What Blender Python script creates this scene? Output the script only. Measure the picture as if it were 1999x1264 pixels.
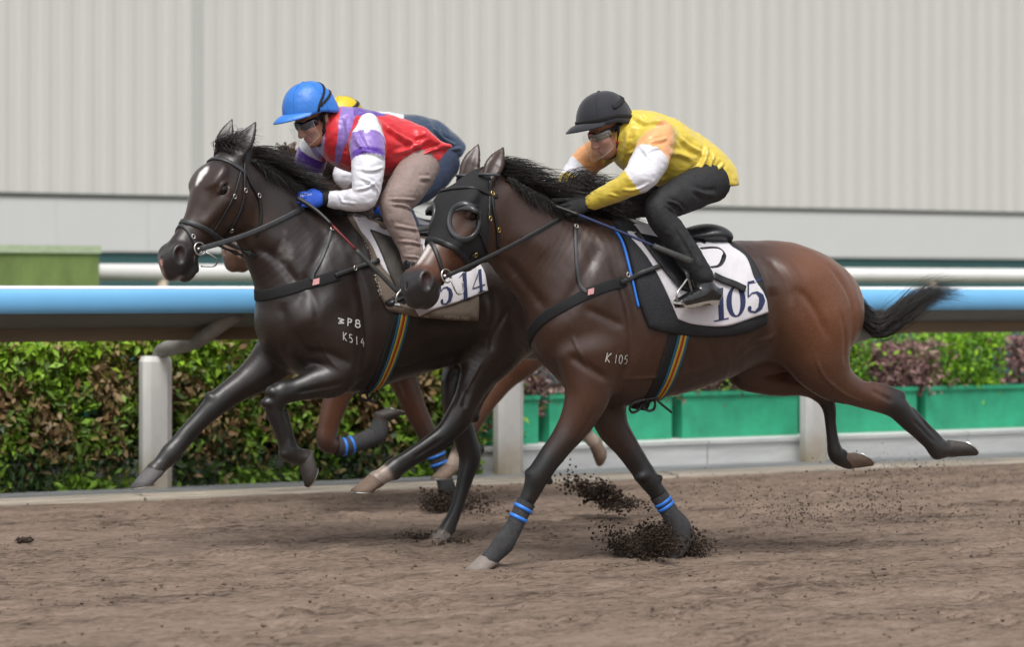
import bpy, bmesh, math, random
import numpy as np
from mathutils import Vector, Matrix, noise
from mathutils.bvhtree import BVHTree
from mathutils.kdtree import KDTree
from mathutils.geometry import tessellate_polygon

random.seed(7); np.random.seed(7)
SC = bpy.context.scene
COL = SC.collection
for _o in list(bpy.data.objects): bpy.data.objects.remove(_o)

# ------------------------------------------------------------ camera, sky, sun, exposure
TH = math.radians(28.0); CH = 1.30; FPX = 4724.0; HOR = 570.0; IW, IH = 1999.0, 1264.0
Fv = np.array([math.sin(TH), math.cos(TH), 0.0]); Rv = np.array([math.cos(TH), -math.sin(TH), 0.0])
CAM = np.array([0.0, 0.0, CH])
cd = bpy.data.cameras.new('camera'); cam = bpy.data.objects.new('camera', cd); COL.objects.link(cam)
cam.location = (0, 0, CH); cam.rotation_euler = (math.radians(90), 0, -TH)
cd.sensor_fit = 'HORIZONTAL'; cd.sensor_width = 36.0; cd.lens = FPX / IW * 36.0
cd.shift_y = (HOR - IH / 2) / IW; cd.shift_x = 0.0
cd.clip_start = 0.1; cd.clip_end = 2000
cd.dof.use_dof = True; cd.dof.focus_distance = 11.6; cd.dof.aperture_fstop = 2.0
SC.camera = cam
w = bpy.data.worlds.new('World'); SC.world = w; w.use_nodes = True
nt = w.node_tree; nt.nodes.clear()
wo = nt.nodes.new('ShaderNodeOutputWorld'); bg = nt.nodes.new('ShaderNodeBackground')
sk = nt.nodes.new('ShaderNodeTexSky'); hs = nt.nodes.new('ShaderNodeHueSaturation')
SUN_EL, SUN_AZ = math.radians(62), math.radians(205)
sk.sky_type = 'NISHITA'; sk.sun_disc = False; sk.sun_elevation = SUN_EL; sk.sun_rotation = SUN_AZ
sk.air_density = 1.0; sk.dust_density = 4.0; sk.ozone_density = 1.0
hs.inputs['Saturation'].default_value = 0.22
bg.inputs['Strength'].default_value = 0.14
nt.links.new(sk.outputs[0], hs.inputs['Color']); nt.links.new(hs.outputs[0], bg.inputs['Color']); nt.links.new(bg.outputs[0], wo.inputs['Surface'])
sd = bpy.data.lights.new('sun', 'SUN'); sun = bpy.data.objects.new('sun', sd); COL.objects.link(sun)
sd.energy = 1.5; sd.angle = math.radians(24); sd.color = (1.0, 0.97, 0.93)
_dir = Vector((math.sin(SUN_AZ) * math.cos(SUN_EL), math.cos(SUN_AZ) * math.cos(SUN_EL), math.sin(SUN_EL)))
sun.rotation_euler = _dir.to_track_quat('Z', 'Y').to_euler(); sun.location = (0, 0, 30)
SC.view_settings.view_transform = 'Standard'; SC.view_settings.look = 'None'
SC.view_settings.exposure = 0.35; SC.view_settings.gamma = 1.0; SC.view_settings.use_curve_mapping = False

# ------------------------------------------------------------ picture <-> place
def ray(px, py):
    return Fv + Rv * ((px - IW / 2) / FPX) + np.array([0, 0, (HOR - py) / FPX])
def ground(px, py, z=0.0):
    d = ray(px, py); return CAM + d * ((z - CH) / d[2])
def on_y(px, py, Y):
    d = ray(px, py); return CAM + d * (Y / d[1])
def project(P):
    d = np.asarray(P) - CAM; f = d @ Fv
    return IW / 2 + FPX * (d @ Rv) / f, HOR - FPX * d[2] / f

# ------------------------------------------------------------ objects, names, labels
def tag(o, label=None, cat=None, group=None, kind=None):
    if label: o['label'] = label
    if cat: o['category'] = cat
    if group: o['group'] = group
    if kind: o['kind'] = kind
    return o
def empty(name, loc=(0, 0, 0), rz=0.0, parent=None, **k):
    o = bpy.data.objects.new(name, None); COL.objects.link(o)
    o.location = loc; o.rotation_euler = (0, 0, rz); o.empty_display_size = .1
    if parent: o.parent = parent
    return tag(o, **k)
def link_mesh(name, me, mat=None, parent=None, smooth=False, **k):
    if mat is not None and len(me.materials) == 0:
        for m in (mat if isinstance(mat, (list, tuple)) else [mat]): me.materials.append(m)
    o = bpy.data.objects.new(name, me); COL.objects.link(o)
    if parent: o.parent = parent
    if smooth: me.polygons.foreach_set('use_smooth', [True] * len(me.polygons))
    return tag(o, **k)
def make_mesh(name, V, F, mat=None, parent=None, smooth=True, col=None, midx=None, **k):
    me = bpy.data.meshes.new(name)
    if isinstance(F, np.ndarray) and F.ndim == 2:
        n = F.shape[1]; V = np.asarray(V, np.float32)
        me.vertices.add(len(V)); me.vertices.foreach_set('co', V.ravel())
        me.loops.add(F.size); me.loops.foreach_set('vertex_index', F.astype(np.int32).ravel())
        me.polygons.add(len(F)); me.polygons.foreach_set('loop_start', np.arange(0, F.size, n, dtype=np.int32))
        me.update(calc_edges=True)
    else:
        me.from_pydata([tuple(map(float, v)) for v in V], [], [tuple(map(int, f)) for f in F])
    if col is not None:
        a = me.color_attributes.new('Col', 'FLOAT_COLOR', 'POINT')
        c = np.ones((len(me.vertices), 4), np.float32); c[:, :3] = col; a.data.foreach_set('color', c.ravel())
    o = link_mesh(name, me, mat, parent, smooth, **k)
    if midx is not None: me.polygons.foreach_set('material_index', np.asarray(midx, np.int32))
    return o

# ------------------------------------------------------------ materials
def srgb(r, g, b):
    f = lambda c: c / 12.92 if c <= .04045 else ((c + .055) / 1.055) ** 2.4
    return (f(r / 255), f(g / 255), f(b / 255))
def material(name, col=(.5, .5, .5), rough=.5, metal=0.0, attr=False, noise_amt=0.0, noise_scale=20.0, bump=0.0, bump_scale=60.0,
             spec=.5, sheen=0.0, trans=0.0, stretch=(1, 1, 1), coat=0.0, rough_var=0.0, alpha=1.0, aniso=0.0):
    m = bpy.data.materials.new(name); m.use_nodes = True
    n = m.node_tree; p = n.nodes['Principled BSDF']
    p.inputs['Roughness'].default_value = rough; p.inputs['Metallic'].default_value = metal
    p.inputs['Specular IOR Level'].default_value = spec
    if sheen: p.inputs['Sheen Weight'].default_value = sheen
    if coat: p.inputs['Coat Weight'].default_value = coat; p.inputs['Coat Roughness'].default_value = .2
    if trans: p.inputs['Transmission Weight'].default_value = trans
    if alpha < 1: p.inputs['Alpha'].default_value = alpha
    if aniso: p.inputs['Anisotropic'].default_value = aniso
    src = None
    if attr:
        a = n.nodes.new('ShaderNodeAttribute'); a.attribute_name = 'Col'; src = a.outputs['Color']
    tc = n.nodes.new('ShaderNodeTexCoord'); mp = n.nodes.new('ShaderNodeMapping'); mp.inputs['Scale'].default_value = stretch
    n.links.new(tc.outputs['Object'], mp.inputs['Vector'])
    if noise_amt:
        t = n.nodes.new('ShaderNodeTexNoise'); t.inputs['Scale'].default_value = noise_scale; t.inputs['Detail'].default_value = 6; t.inputs['Roughness'].default_value = .65
        n.links.new(mp.outputs[0], t.inputs['Vector'])
        r = n.nodes.new('ShaderNodeMapRange'); r.inputs['From Min'].default_value = .25; r.inputs['From Max'].default_value = .75
        r.inputs['To Min'].default_value = 1 - noise_amt; r.inputs['To Max'].default_value = 1 + noise_amt
        n.links.new(t.outputs['Fac'], r.inputs['Value'])
        mx = n.nodes.new('ShaderNodeVectorMath'); mx.operation = 'MULTIPLY'
        if src: n.links.new(src, mx.inputs[0])
        else: mx.inputs[0].default_value = col
        n.links.new(r.outputs[0], mx.inputs[1]); src = mx.outputs[0]
        if rough_var:
            r2 = n.nodes.new('ShaderNodeMapRange'); r2.inputs['To Min'].default_value = rough - rough_var; r2.inputs['To Max'].default_value = rough + rough_var
            n.links.new(t.outputs['Fac'], r2.inputs['Value']); n.links.new(r2.outputs[0], p.inputs['Roughness'])
    if src: n.links.new(src, p.inputs['Base Color'])
    else: p.inputs['Base Color'].default_value = (*col, 1)
    if bump:
        t2 = n.nodes.new('ShaderNodeTexNoise'); t2.inputs['Scale'].default_value = bump_scale; t2.inputs['Detail'].default_value = 4
        n.links.new(mp.outputs[0], t2.inputs['Vector'])
        b = n.nodes.new('ShaderNodeBump'); b.inputs['Strength'].default_value = bump; b.inputs['Distance'].default_value = .01
        n.links.new(t2.outputs['Fac'], b.inputs['Height']); n.links.new(b.outputs[0], p.inputs['Normal'])
    return m

# ------------------------------------------------------------ implicit bodies: smooth unions on a grid, meshed by surface nets
def unit(v):
    v = np.asarray(v, float); return v / (np.linalg.norm(v) + 1e-12)
class Field:
    def __init__(s, lo, hi, h):
        s.h = h; s.lo = np.asarray(lo, np.float32); s.n = np.ceil((np.asarray(hi) - s.lo) / h).astype(int) + 1
        s.f = np.full(tuple(s.n), .3, np.float32)
        s.ax = [(s.lo[i] + np.arange(s.n[i]) * h).astype(np.float32) for i in range(3)]
    def box(s, lo, hi, m):
        i0 = np.clip(np.floor((np.asarray(lo) - m - s.lo) / s.h).astype(int), 0, s.n); i1 = np.clip(np.ceil((np.asarray(hi) + m - s.lo) / s.h).astype(int) + 1, 0, s.n)
        return tuple(slice(a, b) for a, b in zip(i0, i1))
    def xyz(s, sl):
        return s.ax[0][sl[0]][:, None, None], s.ax[1][sl[1]][None, :, None], s.ax[2][sl[2]][None, None, :]
    def merge(s, sl, d, k, cut=False):
        a = s.f[sl]
        if a.size == 0: return
        if cut:
            a = -a
        if k > 0:
            h = np.maximum(k - np.abs(a - d), 0) / k; r = np.minimum(a, d) - h * h * (k * .25)
        else: r = np.minimum(a, d)
        s.f[sl] = -r if cut else r
    def seg(s, c0, c1, n0, l0, n1, l1, N, L, T, sl, egg=(0, 0)):
        X, Y, Z = s.xyz(sl); d = c1 - c0; dd = float(d @ d) + 1e-12
        qx, qy, qz = X - c0[0], Y - c0[1], Z - c0[2]
        t = np.clip((qx * d[0] + qy * d[1] + qz * d[2]) / dd, 0, 1)
        rn = n0 + (n1 - n0) * t; rl = l0 + (l1 - l0) * t
        vx, vy, vz = qx - t * d[0], qy - t * d[1], qz - t * d[2]
        n = (vx * N[0] + vy * N[1] + vz * N[2]) / rn; l = vx * L[0] + vy * L[1] + vz * L[2]
        if egg[0] or egg[1]: rl = rl * (1 + (egg[0] + (egg[1] - egg[0]) * t) * np.clip(n, -1, 1))
        l = l / rl; ra = np.minimum(rn, rl); a = (vx * T[0] + vy * T[1] + vz * T[2]) / ra
        m2 = n * n + l * l + a * a; m = np.sqrt(m2)
        g = np.sqrt((n / rn) ** 2 + (l / rl) ** 2 + (a / ra) ** 2) + 1e-6
        return np.maximum(m * (m - 1) / g, -ra)
    def sweep(s, st, k=.03, sub=5, L=(0, 1, 0), egg=None, cut=False):
        """st rows: x,y,z,rN,rL (+egg)"""
        st = np.asarray(st, float); P = resample(st, sub) if len(st) > 2 and sub > 1 else st
        C = P[:, :3]; m = k + .035; rmax = P[:, 3:5].max()
        big = s.box(C.min(0) - rmax, C.max(0) + rmax, m); tmp = np.full(s.f[big].shape, .3, np.float32)
        o = [b.start for b in big]
        for i in range(len(P) - 1):
            T = unit(C[i + 1] - C[i]); Lv = unit(np.asarray(L) - T * (np.asarray(L) @ T)); N = np.cross(T, Lv)
            if N[2] < 0 and abs(T[2]) < .95: N = -N
            r = max(P[i, 3], P[i, 4], P[i + 1, 3], P[i + 1, 4])
            sl = s.box(np.minimum(C[i], C[i + 1]) - r, np.maximum(C[i], C[i + 1]) + r, m)
            e = (P[i, 5], P[i + 1, 5]) if P.shape[1] > 5 else (0, 0)
            dd = s.seg(C[i], C[i + 1], P[i, 3], P[i, 4], P[i + 1, 3], P[i + 1, 4], N, Lv, T, sl, e)
            ls = tuple(slice(a.start - b, a.stop - b) for a, b in zip(sl, o))
            tmp[ls] = np.minimum(tmp[ls], dd)
        s.merge(big, tmp, k, cut); return P
    def ell(s, c, r, axes=None, k=.03, cut=False):
        c = np.asarray(c, float); r = np.asarray(r, float); R = r.max(); sl = s.box(c - R, c + R, k + .02)
        X, Y, Z = s.xyz(sl); X = X - c[0]; Y = Y - c[1]; Z = Z - c[2]
        A = np.eye(3) if axes is None else np.asarray(axes, float)
        q = [(X * a[0] + Y * a[1] + Z * a[2]) / ri for a, ri in zip(A, r)]
        m = np.sqrt(q[0] ** 2 + q[1] ** 2 + q[2] ** 2); g = np.sqrt((q[0] / r[0]) ** 2 + (q[1] / r[1]) ** 2 + (q[2] / r[2]) ** 2) + 1e-6
        s.merge(sl, np.maximum(m * (m - 1) / g, -r.min()), k, cut)
    def mesh(s, smooth=2):
        f = s.f; neg = f < 0; n = s.n
        c = [(i, j, k) for i in (0, 1) for j in (0, 1) for k in (0, 1)]
        cnt = np.zeros(tuple(n - 1), np.uint8)
        for (i, j, k) in c: cnt += neg[i:n[0] - 1 + i, j:n[1] - 1 + j, k:n[2] - 1 + k]
        act = np.argwhere((cnt > 0) & (cnt < 8)); del cnt
        I, J, K = act.T; acc = np.zeros((len(act), 3), np.float32); num = np.zeros(len(act), np.float32)
        fv = {q: f[I + q[0], J + q[1], K + q[2]] for q in c}
        for a in range(3):
            for q in c:
                if q[a]: continue
                q2 = list(q); q2[a] = 1; q2 = tuple(q2); u, v = fv[q], fv[q2]; x = (u < 0) != (v < 0)
                t = np.where(x, u / np.where(x, u - v, 1), 0)
                p = np.tile(np.array(q, np.float32), (len(act), 1)); p[:, a] = t
                acc[x] += p[x]; num[x] += 1
        V = s.lo + (act + acc / num[:, None]) * s.h
        idx = np.full(tuple(n - 1), -1, np.int32); idx[I, J, K] = np.arange(len(act))
        Fs = []
        for a in range(3):
            sa = [slice(None)] * 3; sb = [slice(None)] * 3; sa[a] = slice(0, -1); sb[a] = slice(1, None)
            na, nb = neg[tuple(sa)], neg[tuple(sb)]; e = np.argwhere(na != nb)
            b, d = (a + 1) % 3, (a + 2) % 3
            ok = (e[:, b] > 0) & (e[:, d] > 0) & (e[:, b] < n[b] - 1) & (e[:, d] < n[d] - 1); e = e[ok]
            q = []
            for (ob, od) in ((-1, -1), (0, -1), (0, 0), (-1, 0)):
                g = e.copy(); g[:, b] += ob; g[:, d] += od; q.append(idx[g[:, 0], g[:, 1], g[:, 2]])
            q = np.stack(q, 1); fl = ~na[e[:, 0], e[:, 1], e[:, 2]]; q[fl] = q[fl][:, ::-1]; Fs.append(q)
        Fq = np.concatenate(Fs); Fq = Fq[(Fq >= 0).all(1)]
        return relax(V, Fq, smooth), Fq
def relax(V, Fq, it, lam=.5):
    if it <= 0: return V
    E = np.concatenate([Fq[:, [0, 1]], Fq[:, [1, 2]], Fq[:, [2, 3]], Fq[:, [3, 0]]]); a, b = E.T; n = len(V)
    deg = np.bincount(a, minlength=n) + np.bincount(b, minlength=n); deg = np.maximum(deg, 1)[:, None]
    V = V.astype(np.float64)
    for i in range(it):
        for l in ((lam, -lam * 1.04) if it > 1 else (lam,)):
            S = np.stack([np.bincount(a, V[b, j], n) + np.bincount(b, V[a, j], n) for j in range(V.shape[1])], 1)
            V = V + l * (S / deg - V)
    return V
def blur(A, Fq, it): return relax(A, Fq, it, .6) if it == 1 else _avg(A, Fq, it)
def _avg(A, Fq, it):
    for _ in range(it): A = relax(A, Fq, 1, .7)
    return A
def normals(V, Fq):
    n = np.cross(V[Fq[:, 2]] - V[Fq[:, 0]], V[Fq[:, 3]] - V[Fq[:, 1]])
    N = np.stack([sum(np.bincount(Fq[:, c], n[:, j], len(V)) for c in range(4)) for j in range(3)], 1)
    return N / (np.linalg.norm(N, axis=1, keepdims=True) + 1e-12)
def resample(st, sub):
    st = np.asarray(st, float); n = len(st); out = []
    for i in range(n - 1):
        p0, p1, p2, p3 = st[max(i - 1, 0)], st[i], st[i + 1], st[min(i + 2, n - 1)]
        if i == 0: p0 = 2 * p1 - p2
        if i == n - 2: p3 = 2 * p2 - p1
        for j in range(sub):
            t = j / sub
            out.append(.5 * (2 * p1 + (p2 - p0) * t + (2 * p0 - 5 * p1 + 4 * p2 - p3) * t * t + (3 * p1 - p0 - 3 * p2 + p3) * t ** 3))
    out.append(st[-1]); return np.array(out)
class Surf:
    """ray casts against one or several meshes given in one local frame"""
    def __init__(s, *VF):
        vs, fs, o = [], [], 0
        for V, Fq in VF:
            vs += np.asarray(V).tolist(); fs += (np.asarray(Fq) + o).tolist(); o = len(vs)
        s.t = BVHTree.FromPolygons(vs, fs)
    def cast(s, o, d):
        h = s.t.ray_cast(Vector(o), Vector(d))
        if h[0] is None: return None
        n = np.array(h[1]); return np.array(h[0]), (n if n @ np.asarray(d) < 0 else -n)
    def near(s, p):
        h = s.t.find_nearest(Vector(p)); return np.array(h[0]), np.array(h[1])

# ------------------------------------------------------------ small mesh builders
class MB:
    def __init__(s): s.v = []; s.f = []
    def add(s, V, F):
        o = len(s.v); s.v += [tuple(map(float, v)) for v in V]; s.f += [tuple(int(i) + o for i in f) for f in F]
    def box(s, c, size, R=None):
        x, y, z = [a / 2 for a in size]; V = np.array([[i, j, k] for i in (-x, x) for j in (-y, y) for k in (-z, z)])
        if R is not None: V = V @ np.asarray(R).T
        s.add(V + np.asarray(c), [(0, 1, 3, 2), (4, 6, 7, 5), (0, 4, 5, 1), (2, 3, 7, 6), (0, 2, 6, 4), (1, 5, 7, 3)])
    def tube(s, P, r, n=8, caps=True, up=(0, 0, 1), r2=None):
        P = np.asarray(P, float); m = len(P); r = np.full(m, r) if np.isscalar(r) else np.asarray(r, float)
        q = r if r2 is None else (np.full(m, r2) if np.isscalar(r2) else np.asarray(r2)); V = []
        T = np.gradient(P, axis=0); up = np.asarray(up, float); U0 = None
        for i in range(m):
            t = unit(T[i]); a = up if U0 is None else U0
            if abs(t @ unit(a)) > .97: a = np.array([1., 0, 0]) if abs(t[0]) < .9 else np.array([0, 1., 0])
            u = unit(a - t * (a @ t)); U0 = u; w_ = np.cross(t, u)
            for j in range(n):
                g = 2 * math.pi * j / n; V.append(P[i] + u * (math.cos(g) * r[i]) + w_ * (math.sin(g) * q[i]))
        F = [(i * n + j, i * n + (j + 1) % n, (i + 1) * n + (j + 1) % n, (i + 1) * n + j) for i in range(m - 1) for j in range(n)]
        if caps: F += [tuple(range(n))[::-1], tuple((m - 1) * n + j for j in range(n))]
        s.add(V, F)
    def ribbon(s, P, Nn, width, thick, closed=False, base=0.0):
        """strap: rectangular section along P, lying on normals Nn"""
        P = np.asarray(P, float); Nn = np.asarray(Nn, float); m = len(P)
        wd = np.full(m, width) if np.isscalar(width) else np.asarray(width)
        T = np.roll(P, -1, 0) - np.roll(P, 1, 0) if closed else np.gradient(P, axis=0); V = []
        for i in range(m):
            t = unit(T[i]); n = unit(Nn[i] - t * (Nn[i] @ t)); b = np.cross(t, n)
            for (e, h) in ((-.5, base), (.5, base), (.5, thick * .7), (.36, thick), (-.36, thick), (-.5, thick * .7)): V.append(P[i] + b * e * wd[i] + n * h)
        F = []
        for i in range(m if closed else m - 1):
            j = (i + 1) % m
            for a in range(6):
                b = (a + 1) % 6; F.append((i * 6 + a, j * 6 + a, j * 6 + b, i * 6 + b))
        if not closed: F += [(0, 1, 2, 3, 4, 5), tuple((m - 1) * 6 + a for a in (5, 4, 3, 2, 1, 0))]
        s.add(V, F)
    def torus(s, c, ax, R, r, n=20, m=7, sx=1.0, u=None, arc=1.0):
        ax = unit(ax); u = unit(np.cross(ax, (0, 0, 1) if abs(ax[2]) < .9 else (1, 0, 0))) if u is None else unit(u); v = np.cross(ax, u)
        P = [np.asarray(c) + u * (R * sx * math.cos(a)) + v * (R * math.sin(a)) for a in np.linspace(0, 2 * math.pi * arc, n, endpoint=arc < 1)]
        V = []; 
        for i, p in enumerate(P):
            o = unit(p - np.asarray(c))
            for j in range(m):
                g = 2 * math.pi * j / m; V.append(p + o * (r * math.cos(g)) + ax * (r * math.sin(g)))
        k = n if arc >= 1 else n - 1
        s.add(V, [(i * m + j, ((i + 1) % n) * m + j, ((i + 1) % n) * m + (j + 1) % m, i * m + (j + 1) % m) for i in range(k) for j in range(m)])
    def sphere(s, c, r, nu=14, nv=9, axes=None):
        r = np.array([r] * 3) if np.isscalar(r) else np.asarray(r); A = np.eye(3) if axes is None else np.asarray(axes); V = []
        for i in range(nv + 1):
            a = math.pi * i / nv
            for j in range(nu):
                b = 2 * math.pi * j / nu; q = np.array([math.sin(a) * math.cos(b), math.sin(a) * math.sin(b), math.cos(a)]) * r
                V.append(np.asarray(c) + q @ A)
        s.add(V, [(i * nu + j, (i + 1) * nu + j, (i + 1) * nu + (j + 1) % nu, i * nu + (j + 1) % nu) for i in range(nv) for j in range(nu)])
    def build(s, name, mat, parent=None, smooth=True, **k):
        o = make_mesh(name, s.v, s.f, mat, parent, smooth, **k)
        return o
# ------------------------------------------------------------ ground
def vnoise(x, y, seed=0):
    """value noise on arrays"""
    xi = np.floor(x).astype(np.int64); yi = np.floor(y).astype(np.int64); fx = x - xi; fy = y - yi
    fx = fx * fx * (3 - 2 * fx); fy = fy * fy * (3 - 2 * fy)
    def h(i, j):
        n = (i * 374761393 + j * 668265263 + seed * 974634777) & 0x7fffffff
        n = ((n ^ (n >> 13)) * 1274126177) & 0x7fffffff; return ((n ^ (n >> 16)) & 0xffff) / 65535.0
    return (h(xi, yi) * (1 - fx) + h(xi + 1, yi) * fx) * (1 - fy) + (h(xi, yi + 1) * (1 - fx) + h(xi + 1, yi + 1) * fx) * fy
def dirt_height(x, y):
    # harrowed along the rail: furrows run with x, clods and scuffs on top
    z = .022 * (vnoise(x * .8, y * 2.2, 1) - .5) + .018 * (vnoise(x * 2.6, y * 6.5, 2) - .5) + .015 * (vnoise(x * 8, y * 17, 3) - .5) + .012 * (vnoise(x * 20, y * 38, 4) - .5)
    return z + .02 * np.clip(vnoise(x * 3.5, y * 8, 6) - .72, 0, 1)
def dirt_mat():
    m = bpy.data.materials.new('track_dirt'); m.use_nodes = True; n = m.node_tree; p = n.nodes['Principled BSDF']; p.inputs['Roughness'].default_value = .95; p.inputs['Specular IOR Level'].default_value = .15
    tc = n.nodes.new('ShaderNodeTexCoord')
    def nz(sc, scale, det=6):
        mp = n.nodes.new('ShaderNodeMapping'); mp.inputs['Scale'].default_value = sc; n.links.new(tc.outputs['Object'], mp.inputs[0])
        t = n.nodes.new('ShaderNodeTexNoise'); t.inputs['Scale'].default_value = scale; t.inputs['Detail'].default_value = det; t.inputs['Roughness'].default_value = .7; n.links.new(mp.outputs[0], t.inputs[0]); return t.outputs['Fac']
    a = nz((.35, 1, 1), 2.2); b = nz((.22, 1, 1), 18); c = nz((.3, 1, 1), 75, 3)
    ad = n.nodes.new('ShaderNodeMath'); ad.operation = 'ADD'; n.links.new(a, ad.inputs[0])
    mu = n.nodes.new('ShaderNodeMath'); mu.operation = 'MULTIPLY_ADD'; n.links.new(b, mu.inputs[0]); mu.inputs[1].default_value = .9; n.links.new(c, mu.inputs[2]); n.links.new(mu.outputs[0], ad.inputs[1])
    r = n.nodes.new('ShaderNodeValToRGB'); r.color_ramp.elements[0].position = .415; r.color_ramp.elements[0].color = (.07, .05, .038, 1); r.color_ramp.elements[1].position = .575; r.color_ramp.elements[1].color = (.245, .185, .145, 1)
    e = r.color_ramp.elements.new(.485); e.color = (.168, .124, .096, 1)
    dv = n.nodes.new('ShaderNodeMath'); dv.operation = 'MULTIPLY'; dv.inputs[1].default_value = 1 / 2.9; n.links.new(ad.outputs[0], dv.inputs[0]); n.links.new(dv.outputs[0], r.inputs[0]); n.links.new(r.outputs[0], p.inputs['Base Color'])
    bp = n.nodes.new('ShaderNodeBump'); bp.inputs['Strength'].default_value = .8; bp.inputs['Distance'].default_value = .012; n.links.new(mu.outputs[0], bp.inputs['Height']); n.links.new(bp.outputs[0], p.inputs['Normal'])
    return m
DIRT = dirt_mat()
EDGE = 14.40
def build_track():
    nx, ny = 620, 420
    x = np.linspace(0.6, 13.2, nx); y = EDGE - (EDGE - 6.4) * np.linspace(0, 1, ny) ** 1.0
    X, Y = np.meshgrid(x, y, indexing='ij'); Z = dirt_height(X, Y) * np.clip((EDGE + .02 - Y) / .3, .35, 1)
    rp = np.random.default_rng(21); dx_, dy_ = x[1] - x[0], abs(y[1] - y[0])
    for _ in range(520):       # hoof prints, most of them half filled in again
        hx, hy, hr = rp.uniform(1.2, 12.8), rp.uniform(7.4, 14.0), rp.uniform(.05, .075); dp = rp.uniform(.008, .026); i0, j0 = int((hx - .6) / dx_), int((EDGE - hy) / dy_); q = 9
        sl = (slice(max(i0 - q, 0), i0 + q + 1), slice(max(j0 - q, 0), j0 + q + 1)); d = np.hypot((X[sl] - hx) / 1.25, Y[sl] - hy) / hr; Z[sl] += -dp * np.exp(-d ** 4) + dp * .55 * np.exp(-((d - 1.35) / .3) ** 2) * (X[sl] > hx - .02)
    b = np.minimum(np.minimum(X - .6, 13.2 - X), Y - 6.4); Z = Z * np.clip(b / .4, 0, 1)
    V = np.stack([X, Y, Z], -1).reshape(-1, 3); i = np.arange(nx * ny).reshape(nx, ny)
    Q = np.stack([i[:-1, :-1], i[:-1, 1:], i[1:, 1:], i[1:, :-1]], -1).reshape(-1, 4)
    # the rest of the track, out past the frame on every side
    o = len(V); far = [(-150, -60), (.6, -60), (13.2, -60), (200, -60), (-150, 6.4), (.6, 6.4), (13.2, 6.4), (200, 6.4), (-150, EDGE), (.6, EDGE), (13.2, EDGE), (200, EDGE)]
    V = np.concatenate([V, np.array([(a, b_, 0.0) for a, b_ in far])]); Q = np.concatenate([Q[:, ::-1], o + np.array([(0, 1, 5, 4), (1, 2, 6, 5), (2, 3, 7, 6), (4, 5, 9, 8), (6, 7, 11, 10)])])
    make_mesh('track', V, Q, DIRT, kind='structure')
build_track()
OCT = np.array([(1, 0, 0), (-1, 0, 0), (0, 1, 0), (0, -1, 0), (0, 0, 1), (0, 0, -1)], float); OCTF = np.array([(0, 2, 4), (2, 1, 4), (1, 3, 4), (3, 0, 4), (2, 0, 5), (1, 2, 5), (3, 1, 5), (0, 3, 5)])
def lumps(name, P, r, mat, parent=None, rng=None, **k):
    rng = rng or np.random.default_rng(3); n = len(P); V = OCT[None] * np.asarray(r)[:, None, None] * rng.uniform(.55, 1.25, (n, 6, 1))
    a = rng.uniform(0, 6.28, n); c, s_ = np.cos(a)[:, None], np.sin(a)[:, None]
    V = np.stack([V[..., 0] * c - V[..., 1] * s_, V[..., 0] * s_ + V[..., 1] * c, V[..., 2] * .8], -1) + P[:, None]
    F = (OCTF[None] + (np.arange(n) * 6)[:, None, None]).reshape(-1, 3)
    return make_mesh(name, V.reshape(-1, 3), F, mat, parent, smooth=True, **k)
rng = np.random.default_rng(11)
n_ = 15000; cx = rng.uniform(1.2, 13, n_); cy = rng.uniform(7.2, EDGE - .05, n_); keep = vnoise(cx * 2, cy * 4, 9) > .35; cx, cy = cx[keep], cy[keep]
cr = .003 + .010 * rng.random(len(cx)) ** 5
lumps('dirt_crumbs', np.stack([cx, cy, dirt_height(cx, cy) + cr * .3], -1), cr, DIRT, rng=rng, kind='stuff', label='loose crumbs of brown dirt lying all over the track')

b = MB(); b.add([(-300, -200, -.06), (400, -200, -.06), (400, 500, -.06), (-300, 500, -.06)], [(0, 1, 2, 3)])
b.build('ground', material('earth', (.16, .12, .09), rough=.95, noise_amt=.3, noise_scale=.6), kind='structure', smooth=False)

# edging boards, concrete apron, white kerb
def strip(y0, y1, z, h, x0=-40, x1=120):
    b = MB(); b.box(((x0 + x1) / 2, (y0 + y1) / 2, z - h / 2), (x1 - x0, y1 - y0, h)); return b
m_conc = material('apron_concrete', (.30, .31, .31), rough=.9, noise_amt=.35, noise_scale=3, stretch=(.4, 2, 2), bump=.3, bump_scale=25)
strip(14.62, 15.0, .035, .09).build('concrete_apron', m_conc, kind='structure', smooth=False)
m_board = material('edging_board', (.46, .41, .34), rough=.9, noise_amt=.6, noise_scale=4, stretch=(.25, 5, 5), bump=.6, bump_scale=18)
root = empty('track_edging', (4, 14.5, 0), label='weathered pale boards laid flat along the edge of the dirt track', cat='edging')
xs = -4.0; i = 0
while xs < 34:
    ln = random.uniform(1.5, 2.3)
    for (y0, y1, z) in ((14.38, 14.455, .018), (14.463, 14.535, .026), (14.543, 14.612, .03)):
        b = MB(); b.box((xs + ln / 2 - 4, (y0 + y1) / 2 - 14.5, z - .03 + random.uniform(-.006, .006)), (ln - .02, y1 - y0, .06)); b.build('board', m_board, root, smooth=False)
    xs += ln
m_white = material('kerb_white_paint', (.62, .63, .62), rough=.75, noise_amt=.28, noise_scale=2.5, stretch=(.5, 3, 3), bump=.25, bump_scale=20)
root = empty('white_kerb', (0, 15.0, 0), label='low white painted concrete kerb running below the green planter boxes', cat='kerb')
for i in range(-2, 14):
    b = MB(); x0 = i * 2.4; b.box((x0 + 1.2, .31, .06), (2.392, .62, .24)); b.box((x0 + 1.2, .302, .196), (2.392, .636, .026)); b.build('kerb_block', m_white, root, smooth=False)

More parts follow.
